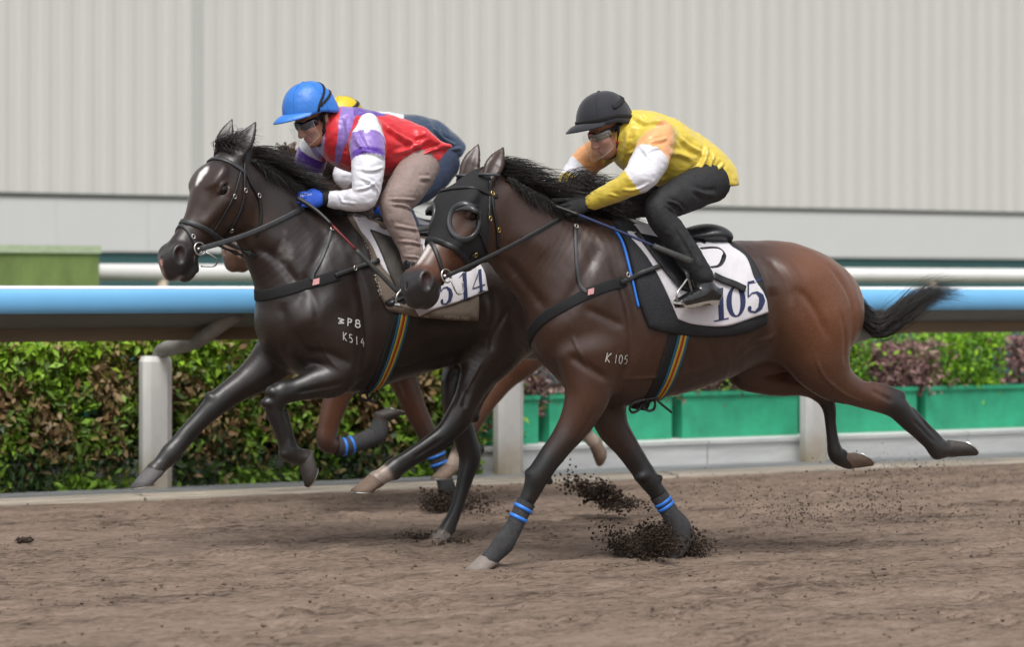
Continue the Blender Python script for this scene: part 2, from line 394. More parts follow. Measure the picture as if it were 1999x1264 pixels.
# ------------------------------------------------------------ planter boxes and what grows in them
m_plant = material('planter_green', (.026, .33, .18), rough=.6, noise_amt=.3, noise_scale=4, bump=.1, bump_scale=15)
m_soil = material('potting_soil', (.05, .035, .025), rough=1)
m_leaf = material('leaf', attr=True, rough=.5, spec=.35)
m_leaf.node_tree.nodes['Principled BSDF'].inputs['Subsurface Weight'].default_value = 0.0
m_stem = material('stem', (.09, .06, .04), rough=.9, noise_amt=.3)
PX0, PSTEP = 8.40, 1.125
def planter(i, name_lbl):
    x0 = PX0 + PSTEP * i; r = empty('planter_box', (x0 + .53, 15.42, .21), label=name_lbl, cat='planter', group='green planter boxes in a row on the kerb')
    L, D, H = 1.035, .34, .325; t = .025
    for (c, s_, nm) in (((0, -D / 2 + t / 2, H / 2), (L, t, H), 'front_panel'), ((0, D / 2 - t / 2, H / 2), (L, t, H), 'back_panel'), ((-L / 2 + t / 2, 0, H / 2), (t, D - 2 * t, H - .004), 'end_panel'), ((L / 2 - t / 2, 0, H / 2), (t, D - 2 * t, H - .004), 'end_panel')):
        b = MB(); b.box(c, s_); b.build(nm, m_plant, r, smooth=False)
    b = MB()
    for (c, s_) in (((0, -D / 2 - .004, H + .006), (L + .012, .03, .03)), ((0, D / 2 + .004, H + .006), (L + .012, .03, .03))): b.box(c, s_)
    b.build('rim', m_plant, r, smooth=False)
    b = MB(); b.box((0, 0, H - .05), (L - 2 * t - .004, D - 2 * t - .004, .02)); b.build('soil', m_soil, r, smooth=False)
    return r
def shrub(name, x, y, z0, L, D, H, n, size, colf, label, group, seed, droop=0.0, gap=.0, clusters=14):
    rg = np.random.default_rng(seed); r = empty(name, (x, y, z0), label=label, cat='shrub', group=group)
    # leaf clumps through the volume
    cc = np.stack([rg.uniform(-L / 2, L / 2, clusters), rg.uniform(-D / 2, D / 2, clusters), rg.uniform(.1, 1, clusters) ** .8 * H], 1)
    cs = rg.uniform(.09, .19, clusters); ci = rg.integers(0, clusters, n)
    P = cc[ci] + rg.normal(0, 1, (n, 3)) * cs[ci][:, None] * np.array([1.1, .75, .9])
    u = rg.random(n) < .45; m = u.sum()
    P[u] = np.stack([rg.uniform(-L / 2, L / 2, m), -D / 2 + np.abs(rg.normal(0, .11, m)), rg.uniform(-droop, H, m)], 1)
    P[:, 2] = np.minimum(P[:, 2], H * (1 + .13 * (vnoise(P[:, 0] * 5 + seed, P[:, 1] * 5, 5) - .5) * 2)); P = P[P[:, 2] > -droop]
    pd = np.abs((P[:, 0] + x - 5.293 + 1.2865) % 2.573 - 1.2865); P = P[(P[:, 1] + y > 14.96) | ((pd > .17) & (P[:, 1] + y > 14.84))]; P = P[vnoise(P[:, 0] * 9 + seed * 3, P[:, 2] * 9, 8) > gap]; n = len(P)
    A = rg.normal(0, 1, (n, 3)) + np.array([0, -.5, -.2]); A /= np.linalg.norm(A, axis=1)[:, None]
    Nn = rg.normal(0, 1, (n, 3)) + np.array([0, -.9, .9]); B = np.cross(A, Nn); B /= np.linalg.norm(B, axis=1)[:, None] + 1e-9; Nn = np.cross(B, A)
    s_ = size * rg.uniform(.6, 1.4, n)[:, None]
    V = np.stack([P - A * s_, P + B * s_ * .42 + Nn * s_ * .1, P + A * s_ + Nn * s_ * -.15, P - B * s_ * .42 + Nn * s_ * .1], 1)
    F = np.arange(4 * n).reshape(n, 4); C = np.repeat(colf(P, rg, H), 4, 0)
    make_mesh('foliage', V.reshape(-1, 3), F, m_leaf, r, smooth=False, col=C, kind='stuff')
    for q in range(7):
        b = MB(); t = cc[q % clusters]; b.tube([(t[0] * .35, t[1] * .3, -.05), (t[0] * .7, t[1] * .6, t[2] * .5), t], [.012, .009, .004], 5); b.build('stem', m_stem, r)
    return r
def pal(*cols):
    cols = np.array(cols)
    def f(P, rg, H):
        n = len(P); k = vnoise(P[:, 0] * 6, P[:, 2] * 6, 21) * .6 + rg.random(n) * .4
        c = cols[np.clip((k * len(cols)).astype(int), 0, len(cols) - 1)]; return c * rg.uniform(.6, 1.35, (n, 1))
    return f
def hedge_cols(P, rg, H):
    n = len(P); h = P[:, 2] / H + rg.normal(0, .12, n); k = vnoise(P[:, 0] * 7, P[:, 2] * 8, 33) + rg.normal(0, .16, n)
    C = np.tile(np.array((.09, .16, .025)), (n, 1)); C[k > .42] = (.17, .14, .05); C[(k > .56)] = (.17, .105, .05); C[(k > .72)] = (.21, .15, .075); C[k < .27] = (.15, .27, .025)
    top = h > .8; C[top] = (.17, .3, .018); C[top & (k > .62)] = (.16, .2, .02); low = h < .25; C[low & (k > .5)] = (.03, .06, .015)  # lime top: new growth, with sunlight put into its colour
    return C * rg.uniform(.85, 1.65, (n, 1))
lime = pal((.17, .38, .014), (.24, .46, .018), (.1, .26, .014), (.28, .5, .025)); purp = pal((.25, .13, .13), (.3, .17, .16), (.17, .085, .09), (.36, .22, .2), (.17, .13, .08)); mix_ = pal((.18, .09, .09), (.14, .28, .02), (.13, .065, .065), (.2, .12, .1))
names = {-4: 'green planter box hidden under the leafy hedge at the far left', -3: 'green planter box overgrown by the hedge, left of the first post', -2: 'green planter box overgrown by the hedge, behind the left white post', -1: 'green planter box overgrown by hedge, seen between the legs of the dark horse',
         0: 'green planter box behind the middle white post', 1: 'green planter box seen under the belly of the bay horse', 2: 'green planter box behind the right white post, below the bay horse flank', 3: 'green planter box below the horse tail with a purple bush', 4: 'green planter box at the right edge of the picture'}
for i in range(-4, 6):
    planter(i, names.get(i, 'green planter box standing just past the right edge of the picture'))
hl = ['leafy green and brown hedge bush at the far left edge', 'leafy green and brown hedge bush just left of the left white post', 'leafy green and brown hedge bush right of the left white post', 'thin green hedge bush behind the folded foreleg of the dark horse']
for j in range(-5, -1):
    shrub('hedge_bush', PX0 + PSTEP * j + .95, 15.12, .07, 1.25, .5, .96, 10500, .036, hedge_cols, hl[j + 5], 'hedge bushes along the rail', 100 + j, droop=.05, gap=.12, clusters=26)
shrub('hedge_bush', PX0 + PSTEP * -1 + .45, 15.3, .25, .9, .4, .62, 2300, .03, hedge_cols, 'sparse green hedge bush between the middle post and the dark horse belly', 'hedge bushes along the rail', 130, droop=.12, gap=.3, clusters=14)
for (x, z, L, H, n, cf, lb, nm, dr) in ((8.25, .5, .5, .42, 1700, purp, 'dull purple leafed bush right behind the middle white post', 'purple_bush', .1), (9.0, .52, .85, .32, 2400, purp, 'purple leafed bush seen under the belly of the bay horse', 'purple_bush', .08), (9.95, .52, .9, .36, 2500, mix_, 'mixed purple and green bush under the flank of the bay horse', 'purple_bush', .05),
        (11.02, .5, .5, .48, 2300, lime, 'bright green bush directly behind the thigh of the bay horse', 'green_bush', .05), (11.62, .5, .62, .4, 3000, purp, 'rounded purple bush in the planter below the horse tail', 'purple_bush', .02), (12.3, .5, .62, .47, 3400, lime, 'bright lime green bush hanging over the planter at right', 'green_bush', .12),
        (12.92, .5, .5, .42, 1700, purp, 'purple bush cut by the right edge of the picture', 'purple_bush', .05), (11.7, .6, 1.8, .45, 2600, lime, 'low lime green foliage behind the purple bush under the rail', 'green_bush', 0)):
    shrub(nm, x, 15.42 if H != .45 else 15.75, z, L, .3, H, n, .024, cf, lb, 'bushes growing in the planter boxes', int(x * 37) % 991, droop=dr, gap=.08)
b = MB(); b.box((40, 18.6, .1), (200, 5.9, .22)); b.build('verge', material('verge_grass', (.05, .08, .02), rough=.95, noise_amt=.5, noise_scale=6), kind='structure', smooth=False)

# ------------------------------------------------------------ running rail: blue hooded rail on cranked arms
m_blue = material('rail_blue', srgb(120, 190, 240), rough=.45, noise_amt=.06, noise_scale=2, coat=.2)
m_rw = material('rail_top_highlight', (.8, .82, .84), rough=.4)  # white paints the highlight along the rounded top of the rail
m_brown = material('rail_skirt_dirt_bounce', (.2, .15, .1), rough=.8, noise_amt=.3, noise_scale=3, stretch=(.3, 2, 2))  # brown mixes dirt with bounce light from the ground
m_dark = material('rail_underside_shade', (.13, .135, .135), rough=.7, noise_amt=.2, noise_scale=3)  # dark grey holds the shade beneath the hood
m_post = material('post_white', (.74, .74, .72), rough=.6, noise_amt=.16, noise_scale=5, stretch=(1, 1, .4))
def stained(m):   # mud splashed up the foot of each post
    n = m.node_tree; p = n.nodes['Principled BSDF']; l = p.inputs['Base Color'].links[0].from_socket; tc = n.nodes.new('ShaderNodeTexCoord'); sp = n.nodes.new('ShaderNodeSeparateXYZ'); n.links.new(tc.outputs['Object'], sp.inputs[0])
    t = n.nodes.new('ShaderNodeTexNoise'); t.inputs['Scale'].default_value = 7; n.links.new(tc.outputs['Object'], t.inputs[0]); a = n.nodes.new('ShaderNodeMath'); a.operation = 'MULTIPLY_ADD'; n.links.new(t.outputs['Fac'], a.inputs[0]); a.inputs[1].default_value = .3; n.links.new(sp.outputs['Z'], a.inputs[2])
    r = n.nodes.new('ShaderNodeMapRange'); r.inputs['From Min'].default_value = .5; r.inputs['From Max'].default_value = .15; n.links.new(a.outputs[0], r.inputs[0])
    mx = n.nodes.new('ShaderNodeMix'); mx.data_type = 'RGBA'; n.links.new(r.outputs[0], mx.inputs[0]); n.links.new(l, mx.inputs[6]); mx.inputs[7].default_value = (.42, .34, .23, 1); n.links.new(mx.outputs[2], p.inputs['Base Color'])
stained(m_post)
RY = 14.0
rail = empty('running_rail', (7.86, 14.85, 0), label='low running rail with a blue front on white posts along the track', cat='rail')
def extrude(prof, x0, x1, nm, mat, parent, o=(0, 0, 0)):
    n = len(prof); V = [(x - o[0], y - o[1], z - o[2]) for x in (x0, x1) for y, z in prof]
    F = [(i, (i + 1) % n, n + (i + 1) % n, n + i) for i in range(n)] + [tuple(range(n))[::-1], tuple(range(n, 2 * n))]
    return make_mesh(nm, V, F, mat, parent, smooth=False)
def arc(cy, cz, r, a0, a1, n=8): return [(cy + r * math.cos(math.radians(a)), cz + r * math.sin(math.radians(a))) for a in np.linspace(a0, a1, n)]
O_ = (7.86, 14.85, 0)
for k in range(-2, 5):
    x0, x1 = 5.29 + k * 5.15 - 1.28, 5.29 + (k + 1) * 5.15 - 1.284
    fr_ = [(RY - .005 + (y_ - RY + .005) * .5, z_) for y_, z_ in arc(RY - .005, 1.25, .083, 262, 118, 14)]
    extrude(fr_ + [(RY + .03, 1.318), (RY + .03, 1.18)], x0, x1, 'front_panel', m_blue, rail, O_)
    extrude([(RY - .005 + (y_ - RY + .005) * .5, z_) for y_, z_ in arc(RY - .005, 1.25, .0865, 128, 100, 4)] + [(RY + .15, 1.315), (RY + .36, 1.27), (RY + .36, 1.258), (RY + .15, 1.303), (RY + .04, 1.32)], x0, x1, 'top_cover', m_rw, rail, O_)
    extrude([(RY + .032, 1.18), (RY + .2, 1.12), (RY + .33, 1.085), (RY + .33, 1.075), (RY + .2, 1.105), (RY + .0, 1.164)], x0, x1, 'under_panel', m_dark, rail, O_)
    extrude([(RY + .334, 1.085), (RY + .352, 1.085), (RY + .352, 1.0), (RY + .338, .995), (RY + .33, 1.0)], x0, x1, 'skirt_panel', m_brown, rail, O_)
m_arm = material('arm_grey', (.2, .19, .175), rough=.6, noise_amt=.35, noise_scale=8)
for k in range(-2, 9):
    x = 5.293 + 2.573 * k; b = MB(); w_, d_ = .098, .075; prof = [(-w_, -d_ * .5), (-w_ * .55, -d_), (w_ * .55, -d_), (w_, -d_ * .5), (w_, d_ * .5), (w_ * .55, d_), (-w_ * .55, d_), (-w_, d_ * .5)]
    V = [(px_ * s_, py_ * s_, z) for z, s_ in ((0, 1), (.85, 1), (.885, .84)) for px_, py_ in prof]
    b.add(V, [(i + 8 * r_, (i + 1) % 8 + 8 * r_, (i + 1) % 8 + 8 * r_ + 8, i + 8 * r_ + 8) for r_ in (0, 1) for i in range(8)] + [tuple(range(16, 24))])
    p = b.build('post', m_post, rail, smooth=False); p.location = (x - O_[0], 0, 0)
    b = MB(); b.tube(resample([(.02, 0, .84), (.03, -.05, .92), (.06, -.3, .955), (.1, -.53, 1.0), (.17, -.66, 1.08), (.26, -.79, 1.17)], 5), [.05] * 26, 10, up=(1, 0, 0)); a = b.build('arm', m_arm, rail); a.location = (x - O_[0], 0, 0)

# ------------------------------------------------------------ second rail, mossy block, clad building
wr = empty('white_rail', (20, 22, 0), label='plain white tubular rail further back, in front of the teal wall base', cat='rail')
m_wrail = material('white_rail_paint', (.74, .73, .71), rough=.45, noise_amt=.08, noise_scale=2)
b = MB(); b.tube([(7.2 - 20, 0, 1.485), (60, 0, 1.485)], .08, 20); b.build('tube', m_wrail, wr)
m_dirtyw = material('white_rail_under', (.5, .42, .33), rough=.7)
for k in range(-1, 12):
    x = 7.91 + 3.057 * k
    if x < 7.4: continue
    b = MB(); b.tube([(0, 0, .1), (0, 0, 1.42)], .055, 12); p = b.build('post', m_dirtyw, wr); p.location = (x - 20, 0, 0)
mb_ = empty('mossy_block', (2.0, 21.2, 0), label='pale green mossy block wall ending at the left behind the blue rail', cat='wall')
m_moss = material('moss_face', (.17, .24, .075), rough=.95, noise_amt=.35, noise_scale=2.5, stretch=(1.5, 1, .6), bump=.3, bump_scale=12); m_cap = material('moss_cap', (.42, .5, .33), rough=.9, noise_amt=.15)
b = MB(); b.box((2.27, .3, .8), (5.5, .6, 1.7)); b.build('face', m_moss, mb_, smooth=False); b = MB(); b.box((2.27, .3, 1.685), (5.53, .64, .07)); b.build('cap', m_cap, mb_, smooth=False)
WY = 30.0
bd = empty('clad_building', (20, WY, 0), label='long pale grey building clad in vertical ribbed metal sheets', cat='building')
m_clad = material('cladding_paint', (.575, .58, .545), rough=.6, noise_amt=.035, noise_scale=.9, stretch=(3, 1, .25)); m_band = material('band_paint', (.585, .605, .595), rough=.6, noise_amt=.035, noise_scale=.7); m_teal = material('wall_base_teal', (.035, .105, .105), rough=.7, noise_amt=.12, noise_scale=1.5); m_gap = material('shadow_gap_dark', (.05, .06, .055), rough=.8)
b = MB(); b.box((11.26 - 20, -.012, 9.28), (.13, .05, 13.44)); b.build('seam_strip', material('seam_grey', (.47, .485, .465), rough=.6, noise_amt=.05), bd, smooth=False)
P_ = .28; sheet = None
for k in range(-8, 52):
    x0 = k * 4 * P_ - 20
    if sheet is None:
        pr = []
        for r_ in range(4):
            o = r_ * P_; pr += [(o, .0), (o + .09, .0), (o + .135, -.014), (o + .225, -.014)] + ([(o + .27, 0)] if r_ < 3 else [(o + .27, 0), (o + .2795, 0.0)])
        V = [(x, y, z) for z in (2.56, 16.0) for x, y in pr] + [(x, .12, z) for z in (2.56, 16.0) for x, y in pr]
        n = len(pr); F = [(i, i + 1, n + i + 1, n + i) for i in range(n - 1)] + [(2 * n + i, 3 * n + i, 3 * n + i + 1, 2 * n + i + 1) for i in range(n - 1)] + [(i, 2 * n + i, 2 * n + i + 1, i + 1) for i in range(n - 1)] + [(0, n, 3 * n, 2 * n), (n - 1, 3 * n - 1, 4 * n - 1, 2 * n - 1)]
        so = make_mesh('cladding_sheet', V, F, m_clad, bd, smooth=False); sheet = so.data
    else: so = link_mesh('cladding_sheet', sheet, None, bd)
    so.location = (x0 + 4.0, 0, 0)
pan = None
for k in range(-8, 48):
    if pan is None:
        b = MB(); b.box((0, .05, 2.165), (1.2185, .1, .69)); po = b.build('band_panel', m_band, bd, smooth=False); pan = po.data
    else: po = link_mesh('band_panel', pan, None, bd)
    po.location = (k * 1.22 - 14.9 + random.uniform(-.002, .002), random.uniform(-.0015, .0015), 0)
b = MB(); b.box((5, .03, 2.535), (75, .1, .045)); b.build('shadow_gap', m_gap, bd, smooth=False)  # dark strip painted as the shadow line below the sheets
b = MB(); b.box((5, .1, .9), (75, .12, 1.82)); b.build('wall_base', m_teal, bd, smooth=False)
b = MB(); b.box((5, 4, 8.1), (75, 7.6, 16.2)); b.build('core_wall', m_band, bd, smooth=False)
# ------------------------------------------------------------ horses
class Frame:
    """a horse's own frame: x backwards, y away from the camera side, z up; standing on the track"""
    def __init__(s, px, Y, yaw):
        p = on_y(px, 500, Y); s.O = np.array([p[0], p[1], 0.0]); s.a = math.radians(yaw); c, n = math.cos(s.a), math.sin(s.a)
        s.R = np.array([[c, -n, 0], [n, c, 0], [0, 0, 1]])
    def loc(s, P): return s.R.T @ (np.asarray(P) - s.O)
    def wor(s, p): return s.R @ np.asarray(p) + s.O
    def cam(s): return s.loc(CAM)
    def dirn(s, px, py): return s.R.T @ ray(px, py)
    def L(s, px, py, dy=0.0):
        c = s.cam(); d = s.dirn(px, py); return c + d * ((dy - c[1]) / d[1])
    def pairs(s, rows, dy=0.0):
        out = []
        for r in rows:
            a, b = s.L(*r[0], dy), s.L(*r[1], dy); out.append([*((a + b) / 2), np.linalg.norm(a - b) / 2, r[2]])
        return out
    def chain(s, rows, d0, d1):
        out = []; n = len(rows)
        for i, r in enumerate(rows):
            dy = d0 + (d1 - d0) * i / (n - 1); out.append([*s.L(r[0], r[1], dy), r[2], r[3]])
        return out

class Head:
    """head frame: u poll to muzzle, v out of the forehead, w to the near side"""
    def __init__(s, fr, poll, nose, psi, dy):
        s.o = fr.L(*poll, dy); psi = math.radians(psi)
        h = np.array([-math.cos(psi), -math.sin(psi), 0]); nrm = np.array([math.sin(psi), -math.cos(psi), 0])   # nrm points to the near side
        c = fr.cam(); d = fr.dirn(*nose); t = ((s.o - c) @ nrm) / (d @ nrm); q = c + d * t
        dv = q - s.o; ln = np.linalg.norm(dv); e = dv / ln; pe = np.array([h[0] * (-e[2]) , h[1] * (-e[2]), e @ h])  # e turned 90 deg in the plane
        if pe @ h < 0: pe = -pe
        tgt = np.array([.58, -.04]); s.k = ln / np.linalg.norm(tgt); a = math.atan2(tgt[1], tgt[0])
        s.u = e * math.cos(a) - pe * math.sin(a); s.v = e * math.sin(a) + pe * math.cos(a); s.w = nrm
        s.o = s.o - (s.v * .02) * s.k
    def p(s, u, v, w=0.0): return s.o + (s.u * u + s.v * v + s.w * w) * s.k
    def inv(s, P):
        d = (np.asarray(P) - s.o) / s.k; return np.stack([d @ s.u, d @ s.v, d @ s.w], -1)

HEAD_ST = [(-.04, -.01, -.16, .066, 0), (.0, .02, -.195, .082, .05), (.06, .042, -.24, .098, .1), (.13, .054, -.275, .112, .18), (.20, .05, -.285, .116, .22),
           (.27, .034, -.268, .102, .2), (.34, .014, -.225, .082, .12), (.41, .0, -.178, .066, .02), (.48, -.006, -.158, .063, -.05), (.54, -.006, -.158, .069, -.05),
           (.595, -.02, -.158, .068, 0), (.64, -.052, -.148, .05, 0)]

def build_head(F, H, open_mouth=0.0):
    st = []
    for (u, vf, vb, hw, eg) in HEAD_ST:
        st.append([*H.p(u, (vf + vb) / 2), (vf - vb) / 2 * H.k, hw * H.k, eg])
    F.sweep(st, k=.05, sub=4, L=H.w)
    k = H.k; ax = [H.u, H.v, H.w]
    for sg in (1, -1):
        F.ell(H.p(.17, -.165, .07 * sg), np.array([.13, .115, .034]) * k, ax, k=.04)          # cheek
        F.ell(H.p(.17, .02, .082 * sg), np.array([.06, .02, .034]) * k, ax, k=.05)           # brow
        F.sweep([[*H.p(.25, -.07, .1 * sg), .012 * k, .01 * k], [*H.p(.38, -.066, .068 * sg), .01 * k, .008 * k]], k=.04, sub=1)   # facial crest
        F.ell(H.p(.21, -.03, .122 * sg), np.array([.034, .024, .022]) * k, ax, k=.015, cut=True)   # eye socket
        F.sweep([[*H.p(.182, -.012, .112 * sg), .007 * k, .009 * k], [*H.p(.203, -.005, .117 * sg), .008 * k, .009 * k], [*H.p(.236, -.018, .108 * sg), .006 * k, .008 * k]], k=.012, sub=3)
        F.sweep([[*H.p(.188, -.048, .112 * sg), .005 * k, .007 * k], [*H.p(.208, -.055, .114 * sg), .005 * k, .007 * k], [*H.p(.236, -.046, .104 * sg), .005 * k, .007 * k]], k=.012, sub=3)
        # nostril: flared rim and deep comma-shaped opening
        F.ell(H.p(.578, -.05, .05 * sg), np.array([.05, .042, .03]) * k, ax, k=.03)
        F.sweep([[*H.p(.55, -.034, .08 * sg), .012 * k, .016 * k], [*H.p(.578, -.042, .086 * sg), .028 * k, .034 * k], [*H.p(.604, -.062, .078 * sg), .023 * k, .03 * k]], k=.008, sub=3, L=H.w, cut=True)
        F.sweep([[*H.p(.49, -.116, .068 * sg), .004 * k, .006 * k], [*H.p(.56, -.12, .07 * sg), .005 * k, .007 * k], [*H.p(.625, -.128, .052 * sg), .005 * k, .007 * k]], k=.01, sub=3, cut=True)   # mouth line
    F.ell(H.p(.59, -.16 - open_mouth, 0), np.array([.055, .03, .046]) * k, ax, k=.035)           # chin
    F.ell(H.p(.615, -.07, 0), np.array([.045, .055, .05]) * k, ax, k=.035)
    F.sweep([[*H.p(.632, -.02, 0), .007, .007], [*H.p(.662, -.07, 0), .006, .006]], k=.012, sub=1, cut=True)

def build_ear(F, H, sg, lean=(-.165, -.01, .02), turn=0.0):
    b = H.p(.02, -.015, .072 * sg); t = H.p(.02 + lean[0], -.015 + lean[1], (.072 + lean[2]) * sg)
    d = t - b; out = unit(H.w * sg * math.cos(turn) + H.v * math.sin(turn)); side = unit(np.cross(d, out)); k = H.k
    st = []
    for f, r in ((-.1, .03), (.15, .036), (.35, .043), (.55, .04), (.75, .028), (.9, .015), (1.0, .006)):
        st.append([*(b + d * f + out * (.016 * math.sin(f * 3.1)) * k), .017 * k * (1 - .55 * f), r * k])
    F.sweep(st, k=.015, sub=4, L=side)
    cut = []
    for f, r in ((.12, .018), (.3, .027), (.55, .026), (.75, .016), (.9, .006)):
        cut.append([*(b + d * f + out * (.016 * math.sin(f * 3.1) + .02) * k), .014 * k, r * k])
    F.sweep(cut, k=.006, sub=3, L=side, cut=True)

def hoof(fr, C, a, t, parent, mat, smat, rim=None):
    """C pixel+dy of the coronet centre; a, t image-plane directions (right, up) of the sole normal and of the toe"""
    c = fr.L(C[0], C[1], C[2]); A = unit(np.array([a[0], 0, a[1]])); t = np.array([t[0], 0, t[1]]); t = unit(t - A * (t @ A)); l = np.cross(A, t)
    n = 20; V = []; prof = [(-.014, .045, .039, .0, 1), (.0, .051, .044, .0, 1), (.012, .054, .047, .006, 1), (.05, .061, .053, .024, .8), (.088, .068, .058, .042, .66), (.092, .065, .056, .042, .64)]; tilt = lambda h, x: h * (.58 + .21 * (x + 1)) if h > 0 else h
    for (h, rt, rl, off, heel) in prof:
        for j in range(n):
            g = 2 * math.pi * j / n; x = math.cos(g); x = x if x > 0 else x * heel
            V.append(c + A * tilt(h, x) + t * (off + rt * x) + l * (rl * math.sin(g)))
    m = len(prof); F = [(i * n + j, i * n + (j + 1) % n, (i + 1) * n + (j + 1) % n, (i + 1) * n + j) for i in range(m - 1) for j in range(n)]
    ib = len(V)
    for f, hh in ((.72, .088), (.35, .074)):
        for j in range(n):
            g = 2 * math.pi * j / n; x = math.cos(g); x = x if x > 0 else x * .7
            V.append(c + A * tilt(hh, x * f) + t * (.042 + .065 * f * x) + l * (.056 * f * math.sin(g)))
    F += [((m - 1) * n + j, (m - 1) * n + (j + 1) % n, ib + (j + 1) % n, ib + j) for j in range(n)]
    F += [(ib + j, ib + (j + 1) % n, ib + n + (j + 1) % n, ib + n + j) for j in range(n)]; F.append(tuple(ib + n + j for j in range(n)))
    V = np.array(V); V += np.array([[noise.noise(Vector(p * 60)) * .0015] * 3 for p in V])
    h = make_mesh('hoof', V, F, mat, parent)
    # plate: an open ring nailed under the wall
    b = MB(); P = []
    for g in np.linspace(-2.35, 2.35, 22):
        x = math.cos(g); x = x if x > 0 else x * .78; P.append(c + A * (tilt(.092, x) + .001) + t * (.042 + .056 * x) + l * (.05 * math.sin(g)))
    b.ribbon(P, [A] * len(P), .02, .007); b.build('horseshoe', smat, h, smooth=False)
    return h

def add_horse(name, cfg, mats):
    fr = cfg['fr']; h = cfg.get('h', .007)
    tr = fr.pairs(cfg['trunk']); nk = fr.pairs(cfg['neck']); nd = cfg.get('neck_dy', 0.0)
    for i, s_ in enumerate(nk): s_[1] += nd * i / (len(nk) - 1)
    legs = {k: fr.chain(v[0], v[1], v[2]) for k, v in cfg['legs'].items()}
    H = Head(fr, cfg['poll'], cfg['nose'], cfg['psi'], nd)
    pts = np.array([s_[:3] for c in [tr, nk] + list(legs.values()) for s_ in c] + [list(H.p(.7, -.1)), list(H.p(-.2, -.02, .08)), list(H.p(-.2, -.02, -.08))])
    F = Field(pts.min(0) - .2, pts.max(0) + .2, h)
    F.sweep(tr, k=.06, sub=6)
    F.sweep(nk, k=.10, sub=6)
    for kk, st in legs.items():
        F.sweep(st, k=.07 if 'hind' in kk else .055, sub=6)
    for (px, py, dy, rx, ry, rz, ang, k) in cfg.get('bumps', []):     # knees, points of the hocks, sesamoids
        ca, sa = math.cos(math.radians(ang)), math.sin(math.radians(ang)); F.ell(fr.L(px, py, dy), (rx, ry, rz), [[ca, 0, sa], [0, 1, 0], [-sa, 0, ca]], k=k)
    for (pts_, k) in cfg.get('cords', []): F.sweep([[*fr.L(x, y, dy), r, r2] for x, y, dy, r, r2 in pts_], k=k, sub=4)
    build_head(F, H, cfg.get('mouth', 0))
    for sg, e in zip((1, -1), cfg['ears']): build_ear(F, H, sg, *e)
    V, Q = F.mesh(3); del F
    # keep the one connected body
    N = normals(V, Q)
    # ---- coat colour by anatomy
    kd_pts = []; 
    for kk, st in legs.items():
        R = resample(st, 6)
        for i, r in enumerate(R): kd_pts.append((r[:3], kk, i / (len(R) - 1)))
    kd = KDTree(len(kd_pts)); [kd.insert(Vector(p[0]), i) for i, p in enumerate(kd_pts)]; kd.balance()
    legt = np.zeros(len(V)); legk = np.zeros(len(V), int); keys = list(legs)
    near = [kd.find(Vector(v)) for v in V]
    for i, (co, ix, ds) in enumerate(near):
        if ds < .13: legt[i] = kd_pts[ix][2]; legk[i] = keys.index(kd_pts[ix][1])
    U = H.inv(V); C = cfg['coat'](V, N, legt, legk, keys, U, fr)
    C = np.clip(_avg(C, Q, 3), 0, 1)
    # fine unevenness: veins, muscle fibre
    dsp = np.array([noise.noise(Vector((v[0] * 5, v[1] * 5, v[2] * 4))) * .0025 + noise.noise(Vector((v[0] * 22, v[1] * 22, v[2] * 12))) * .0012 for v in V])
    dsp *= np.clip((U[:, 0] < 0) | (np.abs(U[:, 2]) > .25) | (U[:, 0] > .8) | (np.abs(U[:, 1]) > .4), 0, 1)
    trunk_w = np.clip(1 - legt * 2.2, 0, 1) * (U[:, 0] < -.06)
    dsp += trunk_w * np.array([noise.noise(Vector((v[0] * 13 + v[2] * 5, v[1] * 8, v[2] * 6 - v[0] * 3))) * .0034 + noise.noise(Vector((v[0] * 34 + v[2] * 9, v[1] * 20, v[2] * 12))) * .0009 for v in V])
    V = V + N * dsp[:, None]
    # muscle forms and the grooves between them, on both flanks
    side = np.abs(N[:, 1]) ** .7; add = np.zeros(len(V))
    for (px, py, dy, rx, rz, ang, amp) in cfg['muscles']:
        c = fr.L(px, py, -dy); ca, sa = math.cos(math.radians(ang)), math.sin(math.radians(ang)); dx, dz = V[:, 0] - c[0], V[:, 2] - c[2]
        q = ((dx * ca + dz * sa) / rx) ** 2 + ((-dx * sa + dz * ca) / rz) ** 2
        add += amp * np.exp(-q * 1.2) * side
    for (pts_, sg_, amp) in cfg['grooves']:
        Pg = resample([fr.L(px, py, -dy) for px, py, dy in pts_], 8); best = np.full(len(V), 9.); tt = np.zeros(len(V))
        for i in range(len(Pg) - 1):
            a, b_ = Pg[i][[0, 2]], Pg[i + 1][[0, 2]]; d = b_ - a; q = V[:, [0, 2]] - a; t = np.clip((q @ d) / (d @ d + 1e-9), 0, 1)
            ds = np.hypot(*(q - t[:, None] * d).T); m = ds < best; best[m] = ds[m]; tt[m] = (i + t[m]) / (len(Pg) - 1)
        add -= 1.05 * amp * np.exp(-(best / sg_) ** 2) * side * np.clip(np.minimum(tt, 1 - tt) * 5, 0, 1) * (np.abs(V[:, 1]) > .03)
    V = V + N * add[:, None]
    root = empty(name, fr.O, fr.a)
    body = make_mesh('body', V, Q, mats['coat'], root, col=C)
    S = Surf((V, Q))
    # eyes
    for sg in (1, -1):
        b = MB(); b.sphere(H.p(.21, -.03, .097 * sg), .0275 * H.k, 16, 12); b.build('eye', mats['eye'], root)
    for (C_, a, t, hm) in cfg['hooves']: hoof(fr, C_, a, t, root, mats[hm], mats['steel'])
    return dict(root=root, fr=fr, H=H, S=S, V=V, Q=Q, N=N, legs=legs, name=name)

def mixc(a, b, t):
    t = np.clip(t, 0, 1)[:, None]; return a * (1 - t) + b * t
def sst(x, a, b):
    t = np.clip((x - a) / (b - a), 0, 1); return t * t * (3 - 2 * t)
